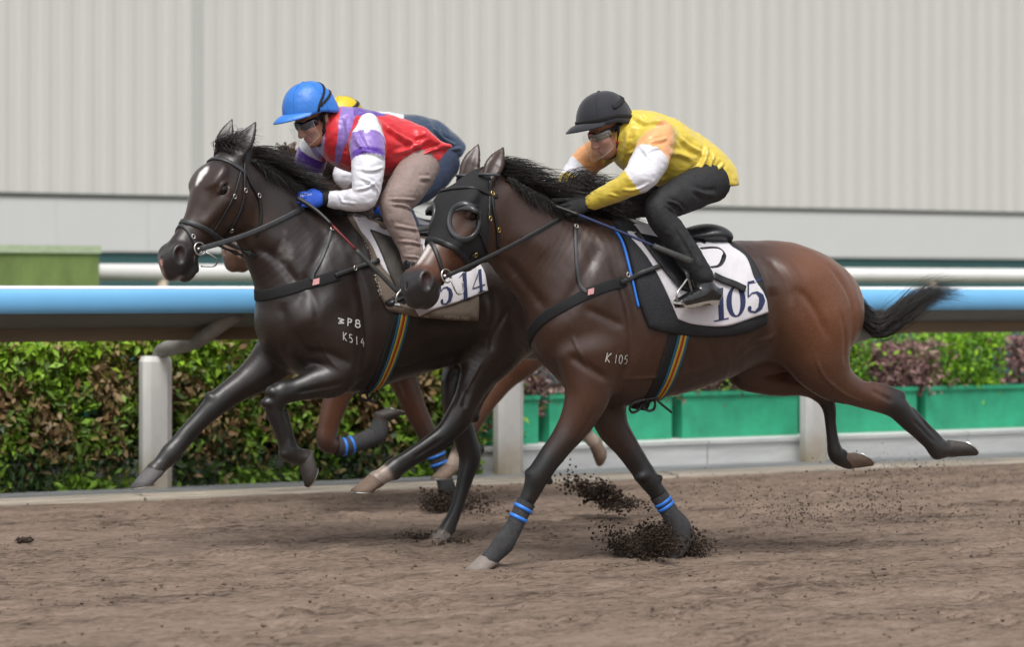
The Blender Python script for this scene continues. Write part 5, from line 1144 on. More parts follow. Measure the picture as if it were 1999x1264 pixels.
# hood of the bay: a shell over the head with cupped eye holes
def in_poly(P, poly):
    x, y = P.T; r = np.zeros(len(P), bool); j = len(poly) - 1
    for i in range(len(poly)):
        xi, yi = poly[i]; xj, yj = poly[j]; c = ((yi > y) != (yj > y)) & (x < (xj - xi) * (y - yi) / (yj - yi + 1e-12) + xi); r ^= c; j = i
    return r
def proj_local(fr, V):
    Wd = V @ fr.R.T + fr.O - CAM; f = Wd @ Fv; return np.stack([IW / 2 + FPX * (Wd @ Rv) / f, HOR - FPX * Wd[:, 2] / f], 1)
m_hood = material('hood_fabric', (.0075, .0078, .009), rough=.8, bump=.25, bump_scale=400, noise_amt=.2, noise_scale=15)
m_bind = material('hood_binding', (.05, .055, .062), rough=.55)
m_cup = material('eye_cup', (.035, .037, .042), rough=.32, coat=.3)
def build_hood(Hs):
    fr, H, V, Q, N = Hs['fr'], Hs['H'], Hs['V'], Hs['Q'], Hs['N']; U = H.inv(V); near = U[:, 2] >= 0
    W = V.copy(); W[~near] = W[~near] - H.w[None] * (2 * ((W[~near] - H.o) @ H.w))[:, None]
    px = proj_local(fr, W); poly = [(760, 492), (824, 486), (838, 472), (855, 473), (882, 482), (903, 500), (914, 524), (932, 527), (951, 512), (954, 470), (955, 420), (957, 370), (962, 340), (955, 318), (930, 300), (880, 300), (760, 400)]
    hd = (U[:, 0] > -.075) & (U[:, 0] < .6) & (np.abs(U[:, 2]) < .2) & (np.abs(U[:, 1] + .12) < .26)
    inside = in_poly(px, poly) & hd; hole = (((px[:, 0] - 905) / 26) ** 2 + ((px[:, 1] - 433) / 31) ** 2 < 1) & (np.abs(U[:, 2]) > .05)
    ear = np.zeros(len(V), bool)
    for sg in (1, -1):
        b_, t_ = H.p(.02, -.015, .072 * sg), H.p(.02 - .185, .02, .07 * sg); d = t_ - b_; f = np.clip(((V - b_) @ d) / (d @ d), 0, 1.2); ear |= (np.linalg.norm(V - b_ - f[:, None] * d, axis=1) < .055 * H.k) & (f > .16)
    keep = inside & ~hole & ~ear; fk = keep[Q].all(1); q = Q[fk]; ids = np.unique(q); mp = -np.ones(len(V), int); mp[ids] = np.arange(len(ids)); q = mp[q]
    E = np.sort(np.concatenate([q[:, [0, 1]], q[:, [1, 2]], q[:, [2, 3]], q[:, [3, 0]]]), 1); Eu, cnt = np.unique(E, axis=0, return_counts=True); be = Eu[cnt == 1]; bd_ = np.zeros(len(ids), bool); bd_[be.ravel()] = True
    P = V[ids].copy(); nb = np.zeros((len(ids), 3)); dg = np.zeros(len(ids))
    for _ in range(8):    # even out the cut edge
        nb[:] = 0; dg[:] = 0; np.add.at(nb, be[:, 0], P[be[:, 1]]); np.add.at(nb, be[:, 1], P[be[:, 0]]); np.add.at(dg, be.ravel(), 1); P[bd_] = .5 * P[bd_] + .5 * nb[bd_] / dg[bd_][:, None]
    lift = np.where(bd_, .002, .006); o = make_mesh('blinker_hood', P + N[ids] * lift[:, None], q, m_hood, Hs['root']); S_ = Hs['S']
    for sg in (1, -1):
        pts = []; outs = []
        for a in np.linspace(0, 2 * math.pi, 40, endpoint=False):
            h = S_.cast(fr.cam(), fr.dirn(905 + 30 * math.cos(a), 433 + 35 * math.sin(a))); p = h[0]
            pts.append(p if sg == 1 else Hs['mir'](p))
        pts = smooth_line(np.array(pts), 4, True); c = pts.mean(0); ax = H.w * sg; n_ = np.array([unit(ax * .75 + unit(p - c) * .25) for p in pts])
        b = MB(); b.ribbon(pts + n_ * .002, n_, .026, .011, closed=True, base=-.004); b.build('eye_cup', m_cup, o)
        # half dome shading the back and top of the eye
        b = MB(); A = [i for i in range(40)]; sel = [i % 40 for i in range(24, 41)]
        if True:
            V0 = []; m_ = len(sel)
            for j, i in enumerate(sel):
                w_ = math.sin(math.pi * j / (m_ - 1)); p = pts[i]; ins = c - p
                for (t, hgt) in ((0, .008), (.1, .03 * w_ + .008), (.3, .048 * w_ + .008), (.5 * w_ + .02, .05 * w_ + .008)): V0.append(p + ins * t * (.4 + .6 * w_) + ax * hgt)
            b.add(V0, [(j * 4 + k, j * 4 + k + 1, (j + 1) * 4 + k + 1, (j + 1) * 4 + k) for j in range(m_ - 1) for k in range(3)]); ob = b.build('cup_shade', m_cup, o)
            sm = ob.modifiers.new('thick', 'SOLIDIFY'); sm.thickness = .003
        b_, t_ = H.p(.02, -.015, .072 * sg), H.p(.02 - .185, .02, .07 * sg); d = unit(t_ - b_); b = MB(); c0 = b_ + (t_ - b_) * .17; b.torus(c0, d * .8 + H.v * .5, .052, .007, 26, 7, sx=.8, u=H.w); b.build('ear_binding', m_bind, o)
    return o
hood = build_hood(HA)
SH = Surf((HA['V'], HA['Q']), (np.array([v.co[:] for v in hood.data.vertices]), np.array([p.vertices[:] for p in hood.data.polygons])))
bridle(HA, dict(grey=False, S=SH, nose3=[(832, 470), (868, 476), (905, 503)], loops=[([(872, 371), (905, 367), (948, 376)], .1, -.085, 'browband'), ([(833, 474), (853, 497), (868, 560)], .52, None, 'flash_strap')],
   straps=[('cheek_strap', [(957, 352), (956, 385), (954, 425)], .018), ('throat_lash', [(960, 372), (963, 410), (970, 450), (972, 485)], .016), ('cheek_strap', [(925, 497), (918, 510), (908, 525)], .018), ('lip_cord', [(935, 455), (945, 480), (951, 494)], .003)],
   buckles=[(959, 379), (954, 427), (971, 449), (927, 496)], ring=(905, 530), chin=[(878, 540, -.12), (884, 557, -.14), (893, 574, -.13), (904, 570, -.12), (903, 550, -.12)], hand=(1098, 424, -.09), hand_far=(1085, 400, .09), sag=.012, rw=.019), 'black bridle with brass buckles over the hood of the bay')

# ---- the dark horse: brown pad, white cloth 514, olive saddle flap
S = HB['S']
pr = root_on(HB, 'saddle_pad', 'brown padded saddle pad with pale lettering on the dark horse', 'saddle pad', 'saddle pads')
g = coons([(688, 442), (714, 475), (732, 530), (741, 575), (757, 606)], [(896, 478), (915, 505), (928, 545), (933, 590), (931, 626)], [(688, 442), (760, 466), (830, 478), (896, 478)], [(757, 606), (800, 617), (870, 624), (931, 626)], 44, 36)
pb, pbS = drape(HB, S, g, .014, 'quilted_pad', m_padb, pr, edge=.014, puff=.01)
SB1 = Surf((HB['V'], HB['Q']), pbS)
cr_ = root_on(HB, 'saddle_cloth', 'white number cloth printed 514 over the brown pad', 'saddle cloth', 'number cloths')
g = coons([(700, 446), (726, 480), (745, 520), (782, 562), (818, 617)], [(900, 484), (925, 505), (944, 530), (951, 568)], [(700, 446), (770, 470), (830, 480), (900, 484)], [(818, 617), (850, 604), (900, 588), (951, 568)], 50, 40)
cb, cbS = drape(HB, SB1, g, .006, 'cloth', m_cloth, cr_, edge=.006, wr=.005, seed=9)
SB2 = Surf((HB['V'], HB['Q']), pbS, cbS)
for ch, o, ex, ey in (('5', (855, 600), (32, -9), (-3, -56)), ('1', (894, 591), (30, -8), (-3, -56)), ('4', (922, 577), (26, -9), (-3, -46))): decal(HB, SB2, SERIF[ch], o, ex, ey, 'digit', m_navy, cr_, lift=.002)
text_px(HB, SB1, 'PUFFER-PAD', (867, 622), (4.1, .15), (0, -6.2), .16, 'pad_lettering', m_text, pr, lift=.003, step=.3)
text_px(HB, SB1, 'AD', (828, 621), (4.4, .15), (0, -6.2), .16, 'pad_lettering', m_text, pr, lift=.003, step=.3)
text_px(HB, SB1, 'PUFFER-PAD', (703, 455), (2.0, 5.0), (5.6, -2.2), .16, 'pad_lettering', m_text, pr, lift=.003, step=.3)
text_px(HB, SB1, 'PUFFER', (729, 536), (1.7, 6.4), (6, -1.6), .16, 'pad_lettering', m_text, pr, lift=.003, step=.3)
sadB, flB = saddle(HB, 'black racing saddle with an olive brown flap under the jockey in red', [(712, 434, .022, .07), (732, 432, .038, .08), (756, 446, .03, .09), (800, 456, .026, .11), (835, 452, .034, .14), (862, 450, .034, .13), (876, 458, .02, .09)], m_flapb, m_saddle, SB2,
         ([(722, 450), (742, 490), (762, 540), (782, 580)], [(815, 470), (820, 500), (825, 540), (828, 580)], [(722, 450), (770, 468), (815, 470)], [(782, 580), (805, 586), (828, 580)]))
girth(HB, S, [(788, 618), (772, 680), (744, 745)], sadB, '', wide=.075, lead=.02, above=HB['fr'].L(790, 606, -.3)[2])
for pts in ([(736, 756), (722, 760), (708, 764), (703, 776), (714, 782), (728, 772), (730, 760)], [(722, 762), (734, 762), (739, 774), (732, 784), (720, 782), (716, 770)]):
    P = resample(np.array([HB['fr'].L(x, y, -.08 + .01 * i) for i, (x, y) in enumerate(pts)]), 5); b = MB(); b.ribbon(P, [(.2, -.9, .3)] * len(P), .013, .004); b.build('girth_tie', m_strap, sadB)
stirrup(HB, HB['fr'].L(800, 500, -.34), (800, 545, -.42), sadB, foot=((772, 596, -.46), (800, 603, -.38)))
breast(HB, SB1, [(700, 522), (612, 552), (540, 572)], 745, .055, 'black breastplate across the chest of the dark horse', [(647, 449), (640, 475), (626, 510), (612, 535), (610, 548)], 665, [(617, 552), (690, 525)])
bridle(HB, dict(grey=True, nose3=[(352, 432), (385, 440), (418, 458)], loops=[([(412, 312), (440, 314), (474, 334)], .1, -.09, 'browband'), ([(350, 442), (372, 458), (384, 500)], .5, None, 'flash_strap')],
   straps=[('cheek_strap', [(478, 318), (477, 350), (476, 385), (468, 415), (452, 445), (436, 468), (426, 477)], .016), ('cheek_strap', [(470, 335), (462, 365), (450, 395), (432, 428), (416, 452)], .012), ('throat_lash', [(480, 335), (490, 360), (504, 385), (509, 410), (508, 440), (500, 462)], .014)],
   buckles=[(456, 384), (477, 372), (451, 448), (504, 382), (376, 463)], ring=(422, 479), chin=[(395, 490, -.1), (412, 498, -.12), (424, 508, -.12), (418, 520, -.1), (392, 520, -.08)], hand=(590, 408, -.1), hand_far=(575, 395, .1), sag=.02, rw=.026), 'dark grey leather bridle on the horse with the white star')
# ---- third horse: only glimpses
S = HC['S']; pr = root_on(HC, 'saddle_cloth', 'pale grey saddle cloth glimpsed behind the knee of the jockey in red', 'saddle cloth', 'number cloths')
g = coons([(785, 430), (800, 470), (810, 520), (830, 560)], [(960, 450), (985, 490), (1000, 540), (1000, 570)], [(785, 430), (850, 445), (960, 450)], [(830, 560), (900, 572), (1000, 570)], 24, 20); dc, dS = drape(HC, S, g, .012, 'cloth', m_cloth, pr, edge=.012, wr=.004)
SC_ = Surf((HC['V'], HC['Q']), dS)
sadC, fC = saddle(HC, 'black racing saddle of the rider in navy, almost wholly hidden', [(800, 428, .02, .07), (830, 436, .024, .1), (880, 440, .03, .13), (920, 438, .03, .12), (940, 444, .018, .08)], m_saddle, m_saddle, SC_, ([(810, 440), (820, 470), (840, 520)], [(880, 450), (885, 490), (890, 520)], [(810, 440), (880, 450)], [(840, 520), (890, 520)]))
bridle(HC, dict(grey=False, nose3=[(462, 428), (485, 432), (515, 446)], loops=[], straps=[('cheek_strap', [(585, 345), (560, 395), (530, 440)], .016)], buckles=[], ring=(515, 468), chin=[(480, 490, -.1), (490, 505, -.12), (500, 500, -.1)], hand=(735, 405, -.1), hand_far=(720, 400, .1), sag=.02, rw=.018), 'plain bridle of the chestnut horse behind the dark one')
# ------------------------------------------------------------ riders
m_skin = material('skin', attr=True, rough=.5, spec=.4, noise_amt=.06, noise_scale=40)
m_satin = material('satin', attr=True, rough=.33, spec=.5, sheen=.3, noise_amt=.04, noise_scale=30, bump=.5, bump_scale=24, stretch=(.6, 1, 1.3))
m_blackcloth = material('black_breeches', (.012, .0125, .0145), rough=.75, noise_amt=.2, noise_scale=30, bump=.35, bump_scale=36)
m_taupe = material('taupe_breeches', (.27, .205, .185), rough=.8, noise_amt=.08, noise_scale=20, bump=.35, bump_scale=40)
m_denim = material('denim', (.022, .034, .07), rough=.85, noise_amt=.25, noise_scale=40, bump=.2, bump_scale=300)
m_boot = material('boot_black', (.01, .01, .011), rough=.18, coat=.5, noise_amt=.2); m_sole = material('boot_sole', (.22, .19, .16), rough=.8)
m_gogg = material('goggle_dark', (.012, .008, .02), rough=.06, spec=.7); m_goggc = material('goggle_mirror', (.25, .24, .23), rough=.1, metal=.6)
m_visor = material('visor_clear', (.95, .97, 1.0), rough=.03, alpha=.07, spec=.3); m_edge = material('visor_edge', (.75, .77, .78), rough=.3, alpha=.35)
m_velvet = material('helmet_navy', (.0095, .011, .018), rough=.8, sheen=.25, noise_amt=.3, noise_scale=16); m_silkb = material('helmet_blue', (.035, .2, .66), rough=.42, noise_amt=.08, noise_scale=7, bump=.35, bump_scale=30); m_yel = material('helmet_yellow', (.72, .5, .02), rough=.45)
m_glblk = material('glove_black', (.012, .012, .013), rough=.7, noise_amt=.2, bump=.3, bump_scale=200); m_glblue = material('glove_blue', (.016, .085, .5), rough=.75, noise_amt=.12, bump=.2, bump_scale=220); m_plainw = material('print_white', (.7, .7, .72), rough=.7)
def face_frame(psi, pitch, roll=0):
    a, p = math.radians(psi), math.radians(pitch); f = np.array([-math.cos(a) * math.cos(p), -math.sin(a) * math.cos(p), -math.sin(p)])
    y = np.array([math.sin(a), -math.cos(a), 0.0]); z = np.cross(f, y); z = z if z[2] > 0 else -z      # y: near (left) side
    if roll: r = math.radians(roll); y, z = y * math.cos(r) + z * math.sin(r), z * math.cos(r) - y * math.sin(r)
    return f, y, z
def warp(V, Q, amp, sc, seed, ax=(1, 1, 1)):
    N = normals(V, Q); d = np.array([noise.noise(Vector((v[0] * sc * ax[0] + seed, v[1] * sc * ax[1], v[2] * sc * ax[2]))) + .5 * noise.noise(Vector((v[0] * sc * 2.1 * ax[0], v[1] * sc * 2.1 * ax[1] + seed, v[2] * sc * 2.1 * ax[2]))) for v in V])
    return V + N * (d * amp)[:, None]
def creases(V, Q, fr, lines):
    """folds of the cloth: ridges and valleys along picture lines, on whichever side faces the line"""
    N = normals(V, Q); add = np.zeros(len(V))
    for (pts, sg, amp) in lines:
        P = resample(np.array([fr.L(*p) for p in pts]), 6) if len(pts) > 2 else np.array([fr.L(*p) for p in pts]); best = np.full(len(V), 9.); tt = np.zeros(len(V))
        for i in range(len(P) - 1):
            a, b = P[i][[0, 2]], P[i + 1][[0, 2]]; d = b - a; q = V[:, [0, 2]] - a; t = np.clip((q @ d) / (d @ d + 1e-9), 0, 1); ds = np.hypot(*(q - t[:, None] * d).T); m = ds < best; best[m] = ds[m]; tt[m] = (i + t[m]) / (len(P) - 1)
        add += 1.5 * amp * (np.exp(-(best / sg) ** 2) - .6 * np.exp(-((best - 1.6 * sg) / sg) ** 2)) * np.clip(np.minimum(tt, 1 - tt) * 4, 0, 1) * np.clip(-N[:, 1] * 1.5, 0, 1)
    return V + N * add[:, None]
def chain_near(V, chains):
    """nearest chain and place along it, for colouring sleeves"""
    best = np.full(len(V), 9.); out = np.zeros((len(V), 3))
    for ci, st in enumerate(chains):
        R = resample(np.array(st), 6); A = R[:, :3]; rad = np.maximum(R[:, 3], R[:, 4]) * (1.0 if ci else 1.25); D = np.linalg.norm(V[:, None, :] - A[None], axis=2) / rad[None]; k = D.argmin(1); d = D[np.arange(len(V)), k]
        m = d < best; best[m] = d[m]; out[m] = np.stack([np.full(m.sum(), ci), k[m] / (len(R) - 1), d[m]], 1)
    return out
def field_for(chs, h, pad=.12):
    P = np.concatenate([np.array(c)[:, :3] for c in chs]); r = max(np.array(c)[:, 3:5].max() for c in chs); return Field(P.min(0) - r - pad * .5, P.max(0) + r + pad * .5, h)
def hand_mesh(W, Kp, out, name, mat, parent, sc=1.0, curl=1.0, extend=None):
    """glove: palm, four fingers of different length curled round the rein, thumb on top"""
    h = unit(Kp - W); n = unit(np.asarray(out) - h * (np.asarray(out) @ h)); s = np.cross(h, n); s = s if s[2] > 0 else -s; p = lambda a, b, c: W + (h * a + n * b + s * c) * sc
    F = Field(W - .17, W + .17, .0033)
    F.ell(p(.055, .0, .0), np.array([.05, .019, .043]) * sc, [h, n, s], k=.012)
    F.sweep([[*p(-.03, 0, 0), .027 * sc, .033 * sc], [*p(.0, 0, 0), .024 * sc, .03 * sc], [*p(.03, 0, 0), .021 * sc, .035 * sc]], k=.02, sub=3, L=s)
    for i, (kl, c, ln) in enumerate(((.094, .032, 1.0), (.099, .011, 1.08), (.095, -.011, 1.0), (.086, -.031, .82))):
        r = .0108 * sc * (.97 if i < 3 else .88)
        if extend == i: P = [p(kl - .02, .004, c), p(kl + .035, .004, c + .008), p(kl + .062, -.004, c + .014), p(kl + .078, -.012, c + .014)]
        else: P = [p(kl - .022, .006, c), p(kl + .012 * ln, .009, c), p(kl + .03 * ln, -.012 * curl, c * .97), p(kl + .016 * ln, -.04 * curl, c * .95), p(kl - .012, -.046 * curl, c * .93)]
        F.sweep([[*q, r * f, r * f] for q, f in zip(P, (1.06, 1.05, 1.0, .93, .84))], k=.0045, sub=4)
    F.sweep([[*p(.022, -.008, .034), .0135 * sc, .0135 * sc], [*p(.05, -.018, .05), .0125 * sc, .0125 * sc], [*p(.08, -.03, .044), .0115 * sc, .0115 * sc], [*p(.1, -.036, .036), .0095 * sc, .0095 * sc]], k=.009, sub=4)
    V, Q = F.mesh(2); return make_mesh(name, V, Q, mat, parent), p
def boot(fr, ankle, foot, parent, shaft, extra=None):
    fld = field_for([shaft, foot], .0045); fld.sweep(shaft, k=.02, sub=5); fld.sweep(foot, k=.025, sub=5); V, Q = fld.mesh(2); b = make_mesh('boot', warp(V, Q, .0025, 26, 3), Q, m_boot, parent)
    A = np.array(foot); R = resample(A, 5); dn = np.array([0, 0, -1.0]); V, F = [], []; n = len(R)
    T = np.gradient(R[:, :3], axis=0)
    for i, r in enumerate(R):
        t = unit(T[i]); l = unit(np.cross(t, dn)); d = unit(np.cross(l, t)); d = d if d[2] < 0 else -d; heel = .012 if i / n < .3 else (.002 if i / n < .5 else .006)
        w_ = r[4] * .98
        for (e, z) in ((-1, .78), (1, .78), (1, 1.02), (-1, 1.02)): V.append(r[:3] + l * e * w_ + d * (r[3] * z + (heel if z > 1 else 0)))
    F = [(i * 4 + j, i * 4 + (j + 1) % 4, (i + 1) * 4 + (j + 1) % 4, (i + 1) * 4 + j) for i in range(n - 1) for j in range(4)] + [(3, 2, 1, 0), tuple((n - 1) * 4 + j for j in range(4))]
    make_mesh('sole', V, F, m_sole, b, smooth=False); return b
def helmet(C, f, y, z, mat, parent, bandmat, kind):
    k = 1.0; V, F = [], []; nu, nv = 48, 18
    def rim(a): # rim height round the head: low at the back, high over the brow
        c = math.cos(a); return .014 + .002 * c if c > 0 else .014 + .05 * c
    def pt(a, t, push=0.0):
        rx = .150 if math.cos(a) > 0 else .148; ry = .124; top = .170; r0 = rim(a); zz = r0 + (top - r0) * math.sin(t * math.pi / 2); rr = math.cos(t * math.pi / 2) ** .82 if t < 1 else 0
        rr = max(rr, 0); return C + f * (rx * math.cos(a) * rr - .006 + push * math.cos(a)) + y * ((ry * rr + push) * math.sin(a)) + z * zz
    for j in range(nv + 1):
        for i in range(nu):
            p = pt(2 * math.pi * i / nu, j / nv)
            if kind == 'silk': p = p + unit(p - C) * .0022 * noise.noise(Vector(p * 26) * 1.0 + Vector((0, 0, 9)))
            V.append(p)
    F = [(j * nu + i, j * nu + (i + 1) % nu, (j + 1) * nu + (i + 1) % nu, (j + 1) * nu + i) for j in range(nv) for i in range(nu)]
    o = len(V)
    for i in range(nu): V.append(C + (V[i] - C) * np.array([1, 1, 1]) * .9)
    F += [(i, o + i, o + (i + 1) % nu, (i + 1) % nu) for i in range(nu)]
    hm = make_mesh('helmet', V, F, mat, parent)
    b = MB(); P = []; m = 15    # peak
    for s_ in np.linspace(-1.15, 1.15, m):
        base = pt(s_, .06) + z * (.022 * math.cos(s_ * 1.2)); e = math.cos(s_ * 1.15) ** .7 if abs(s_ * 1.15) < 1.57 else 0
        for (q, hz) in ((-.006, .0), (.5, .004), (1, -.004)): P.append(base + f * (.068 * e * q) + z * (-.008 + hz * e - .022 * q * e))
    Vt = P + [q - z * .006 for q in P]; n = len(P); F = []
    for i in range(m - 1):
        for j in range(2): a = i * 3 + j; F += [(a, a + 1, a + 4, a + 3), (n + a, n + a + 3, n + a + 4, n + a + 1)]
        F += [(i * 3 + 2, n + i * 3 + 2, n + i * 3 + 5, i * 3 + 5)]
    b.add(Vt, F); b.build('peak', mat, hm)
    b = MB(); b.sphere(C + z * .170 - f * .006, (.009, .009, .006), 10, 6, [f, y, z]); b.build('button', mat, hm)
    if kind == 'silk':
        for dv in (0.0, .075):   # two goggle straps round the back
            P = [pt(a, .03 + (.66 - 3.2 * dv) * max(0.0, (abs(math.sin((a - 1.35) / (2 * math.pi - 2.7) * math.pi))) ** .75), .0015) for a in np.linspace(1.35 + dv * 2, 2 * math.pi - 1.35 - dv * 2, 44)]; b = MB(); b.ribbon(P, [unit(p - C) for p in P], .012, .0035); b.build('goggle_strap', bandmat, hm)
        for a0 in (0.5, 1.75, 2.9, -.6, -1.8):
            P = [pt(a0, t, .0004) for t in np.linspace(0, .99, 16)]; b = MB(); b.tube(P, .0011, 5); b.build('seam', m_silkseam, hm)
    else:
        P = [pt(a, .13, .002) for a in np.linspace(0, 2 * math.pi, 48, endpoint=False)]; b = MB(); b.ribbon(P, [unit(p - C - z * .05) for p in P], .016, .002, closed=True); b.build('band', bandmat, hm)
        for a0 in (.9, 2.4, -1.0):
            P = [pt(a0, t, .0004) for t in np.linspace(0, .99, 16)]; b = MB(); b.tube(P, .001, 5); b.build('seam', bandmat, hm)
        P = [pt(a, .32 + .25 * max(0, -math.cos(a)), .0015) for a in np.linspace(1.5, 2 * math.pi - 1.5, 30)]; b = MB(); b.ribbon(P, [unit(p - C) for p in P], .022, .003); b.build('goggle_strap', bandmat, hm)
    return hm, pt
m_silkseam = material('silk_seam', (.02, .12, .45), rough=.6)
m_red = material('strap_red', (.4, .02, .02), rough=.6); m_hairj = material('jockey_hair', (.012, .009, .008), rough=.6)
def rider(Hs, c, label):
    fr = Hs['fr']; P_ = lambda rows: [[*fr.L(x, y, d), rn, rl] for x, y, d, rn, rl in rows]
    r = root_on(Hs, 'person', label, 'person', 'jockeys in the race'); C = fr.L(*c['head']); f, y, z = face_frame(*c['face']); q = lambda a, b, d: C + f * a + y * b + z * d
    torso = fr.pairs([(a, b, w_) for a, b, w_ in c['torso']]); arms = [P_(c['arm']), P_(c['arm_far'])]; legs = [P_(c['leg']), P_(c['leg_far'])]; boots = [P_(c['shaft']), P_(c['foot'])]
    # the body itself, one continuous figure; most of it under the clothes
    sk = lambda st, m_=.8: [[*s_[:3], s_[3] * m_, s_[4] * m_] for s_ in st]
    neckb = np.array(torso[0][:3]); chs = [sk(torso[:5], .62), sk(arms[0], .62), sk(arms[1], .62), sk(legs[0], .7), sk(legs[1], .7)]
    F = Field(np.concatenate([np.array(s_)[:, :3] for s_ in chs] + [np.array([C])]).min(0) - .22, np.concatenate([np.array(s_)[:, :3] for s_ in chs] + [np.array([C])]).max(0) + .22, .0055)
    for s_ in chs: F.sweep(s_, k=.04, sub=4)
    F.sweep([[*neckb, .062, .066], [*(neckb * .5 + q(-.03, 0, -.1) * .5), .058, .06], [*q(-.022, 0, -.05), .056, .058]], k=.04, sub=4)
    ax = [f, y, z]
    F.ell(q(-.01, 0, .045), (.098, .077, .088), ax, k=.02); F.ell(q(.03, 0, -.035), (.066, .062, .082), ax, k=.03); F.sweep([[*q(.02, .05, -.07), .022, .018], [*q(.06, .026, -.098), .02, .018], [*q(.074, 0, -.104), .019, .02], [*q(.06, -.026, -.098), .02, .018], [*q(.02, -.05, -.07), .022, .018]], k=.025, sub=3)
    for s_ in (1, -1):
        F.ell(q(.066, .04 * s_, -.028), (.026, .024, .02), ax, k=.022); F.ell(q(.08, .028 * s_, .02), (.018, .028, .012), ax, k=.018); F.ell(q(.094, .03 * s_, -.002), (.014, .017, .011), ax, k=.012, cut=True)
        F.ell(q(.104, .0125 * s_, -.042), (.0125, .0085, .009), ax, k=.008)
        F.sweep([[*q(-.012, .079 * s_, -.03), .007, .012], [*q(-.012, .083 * s_, -.008), .008, .016], [*q(-.02, .082 * s_, .016), .007, .015]], k=.01, sub=3, L=f); F.ell(q(-.008, .092 * s_, -.006), (.009, .007, .014), ax, k=.006, cut=True)
    F.sweep([[*q(.088, 0, .012), .009, .01], [*q(.106, 0, -.018), .011, .011], [*q(.116, 0, -.037), .0125, .0125]], k=.014, sub=3); F.ell(q(.092, 0, -.066), (.012, .024, .0075), ax, k=.008); F.ell(q(.089, 0, -.079), (.012, .021, .008), ax, k=.008)
    F.sweep([[*q(.096, -.022, -.073), .0028, .003], [*q(.103, 0, -.0725), .0028, .003], [*q(.096, .022, -.073), .0028, .003]], k=.004, sub=3, cut=True)
    V, Q = F.mesh(2); d = V - C; fa, fy, fz = d @ f, d @ y, d @ z; col = np.tile(np.array(c['skin']), (len(V), 1)); n_ = np.array([noise.noise(Vector(v * 30)) for v in V]); col *= (1 + .1 * n_)[:, None]
    lip = (fa > .08) & (np.abs(fy) < .026) & (np.abs(fz + .073) < .0125); col[lip] = np.array(c['skin']) * np.array((.95, .6, .6)); chk = np.exp(-((np.hypot(fy.__abs__() - .045, fz + .035) / .025) ** 2)) * (fa > .03); col = col * (1 - chk[:, None] * np.array((0, .22, .25)))
    st = np.exp(-(((fz + .09) / .03) ** 2)) * (fa > .0) * c.get('stubble', 0); col *= (1 - .35 * st)[:, None]
    make_mesh('body', V, Q, m_skin, r, col=col)
    b = MB(); b.sphere(q(-.03, 0, .01), (.078, .084, .075), 18, 12, [f, y, z]); b.build('hair', m_hairj, r)
    # jacket
    tcol = c['torso_col']; Fj = field_for([torso, arms[0], arms[1]], .006); Fj.sweep(torso, k=.05, sub=6); Fj.sweep(arms[0], k=.035, sub=6); Fj.sweep(arms[1], k=.035, sub=6)
    Fj.sweep([[*neckb, .078, .082], [*(neckb * .55 + q(-.03, 0, -.1) * .45), .073, .074]], k=.03, sub=1)      # collar
    Fj.sweep([[*(neckb * .6 + q(-.03, 0, -.1) * .4), .055, .06], [*(neckb * .3 + q(-.03, 0, -.1) * .7), .062, .066]], k=.006, sub=1, cut=True)
    if 'flap' in c: Fj.sweep(P_(c['flap']), k=.03, sub=5)
    for (a_, b_) in c['hem']:       # the jacket ends at its hem
        a_, b_ = fr.L(*a_, -.15), fr.L(*b_, -.15); d = b_ - a_; n_ = np.array([d[2], 0, -d[0]]); n_ /= np.linalg.norm(n_); X, Y_, Z = Fj.xyz((slice(None),) * 3)
        pl = (X - a_[0]) * n_[0] + (Z - a_[2]) * n_[2] + 0 * Y_; ok = (((X - a_[0]) * d[0] + (Z - a_[2]) * d[2]) / (d @ d) > -.15) & (pl > -9); Fj.f = np.where(ok, np.maximum(Fj.f, pl.astype(np.float32)), Fj.f)
    V, Q = Fj.mesh(2); cn = chain_near(V, [torso, arms[0], arms[1]]); V = warp(V, Q, c.get('wr', .006), 11, 4, (1, .7, .8)); V = warp(V, Q, .0022, 34, 8, (.7, 1, 1.2)); V = creases(V, Q, fr, c['creases'])
    px = proj_local(fr, V); col = tcol(V, cn, px, normals(V, Q)); ja = make_mesh('jacket', V, Q, m_satin, r, col=np.clip(col, 0, 1))
    # breeches
    Fl = field_for([legs[0], legs[1]], .006); pel = P_(c['pelvis']); Fl.sweep(legs[0], k=.04, sub=6); Fl.sweep(legs[1], k=.04, sub=6); Fl.sweep(pel, k=.05, sub=5)
    V, Q = Fl.mesh(2); V = warp(V, Q, .004, 14, 2, (1, 1, .7)); V = warp(V, Q, .0016, 45, 6); V = creases(V, Q, fr, c.get('leg_creases', [])); make_mesh('breeches', V, Q, c['breech'], r)
    boot(fr, None, boots[1], r, boots[0]); off = c['far_off']; boot(fr, None, [[s_[0] + off[0], -s_[1] + off[1], s_[2] + off[2], *s_[3:]] for s_ in boots[1]], r, [[s_[0] + off[0], -s_[1] + off[1], s_[2] + off[2], *s_[3:]] for s_ in boots[0]])
    # helmet, goggles, visor, chin strap
    f2, y2, z2 = face_frame(c['face'][0], c['face'][1] - 12, c['face'][2]); hm, pt = helmet(C + f * .01 + z * .023, f2, y2, z2, c['hat'], r, c['band'], c['hat_kind'])
    b = MB(); Vg = []
    for i, a in enumerate(np.linspace(-1.25, 1.25, 15)):
        rr = 1 - .10 * math.exp(-(a / .16) ** 2)
        for (hz, pr_) in ((.030, .0), (.026, .012), (.005, .016), (-.018, .012), (-.026, .0)):
            hh = hz * (1 - .25 * abs(a) / 1.25) + (.012 * math.exp(-(a / .2) ** 2) if hz < 0 else 0); Vg.append(q((.093 + pr_) * math.cos(a) * (rr if pr_ else 1) + .004, (.079 + pr_ * .6) * math.sin(a), hh + .002))
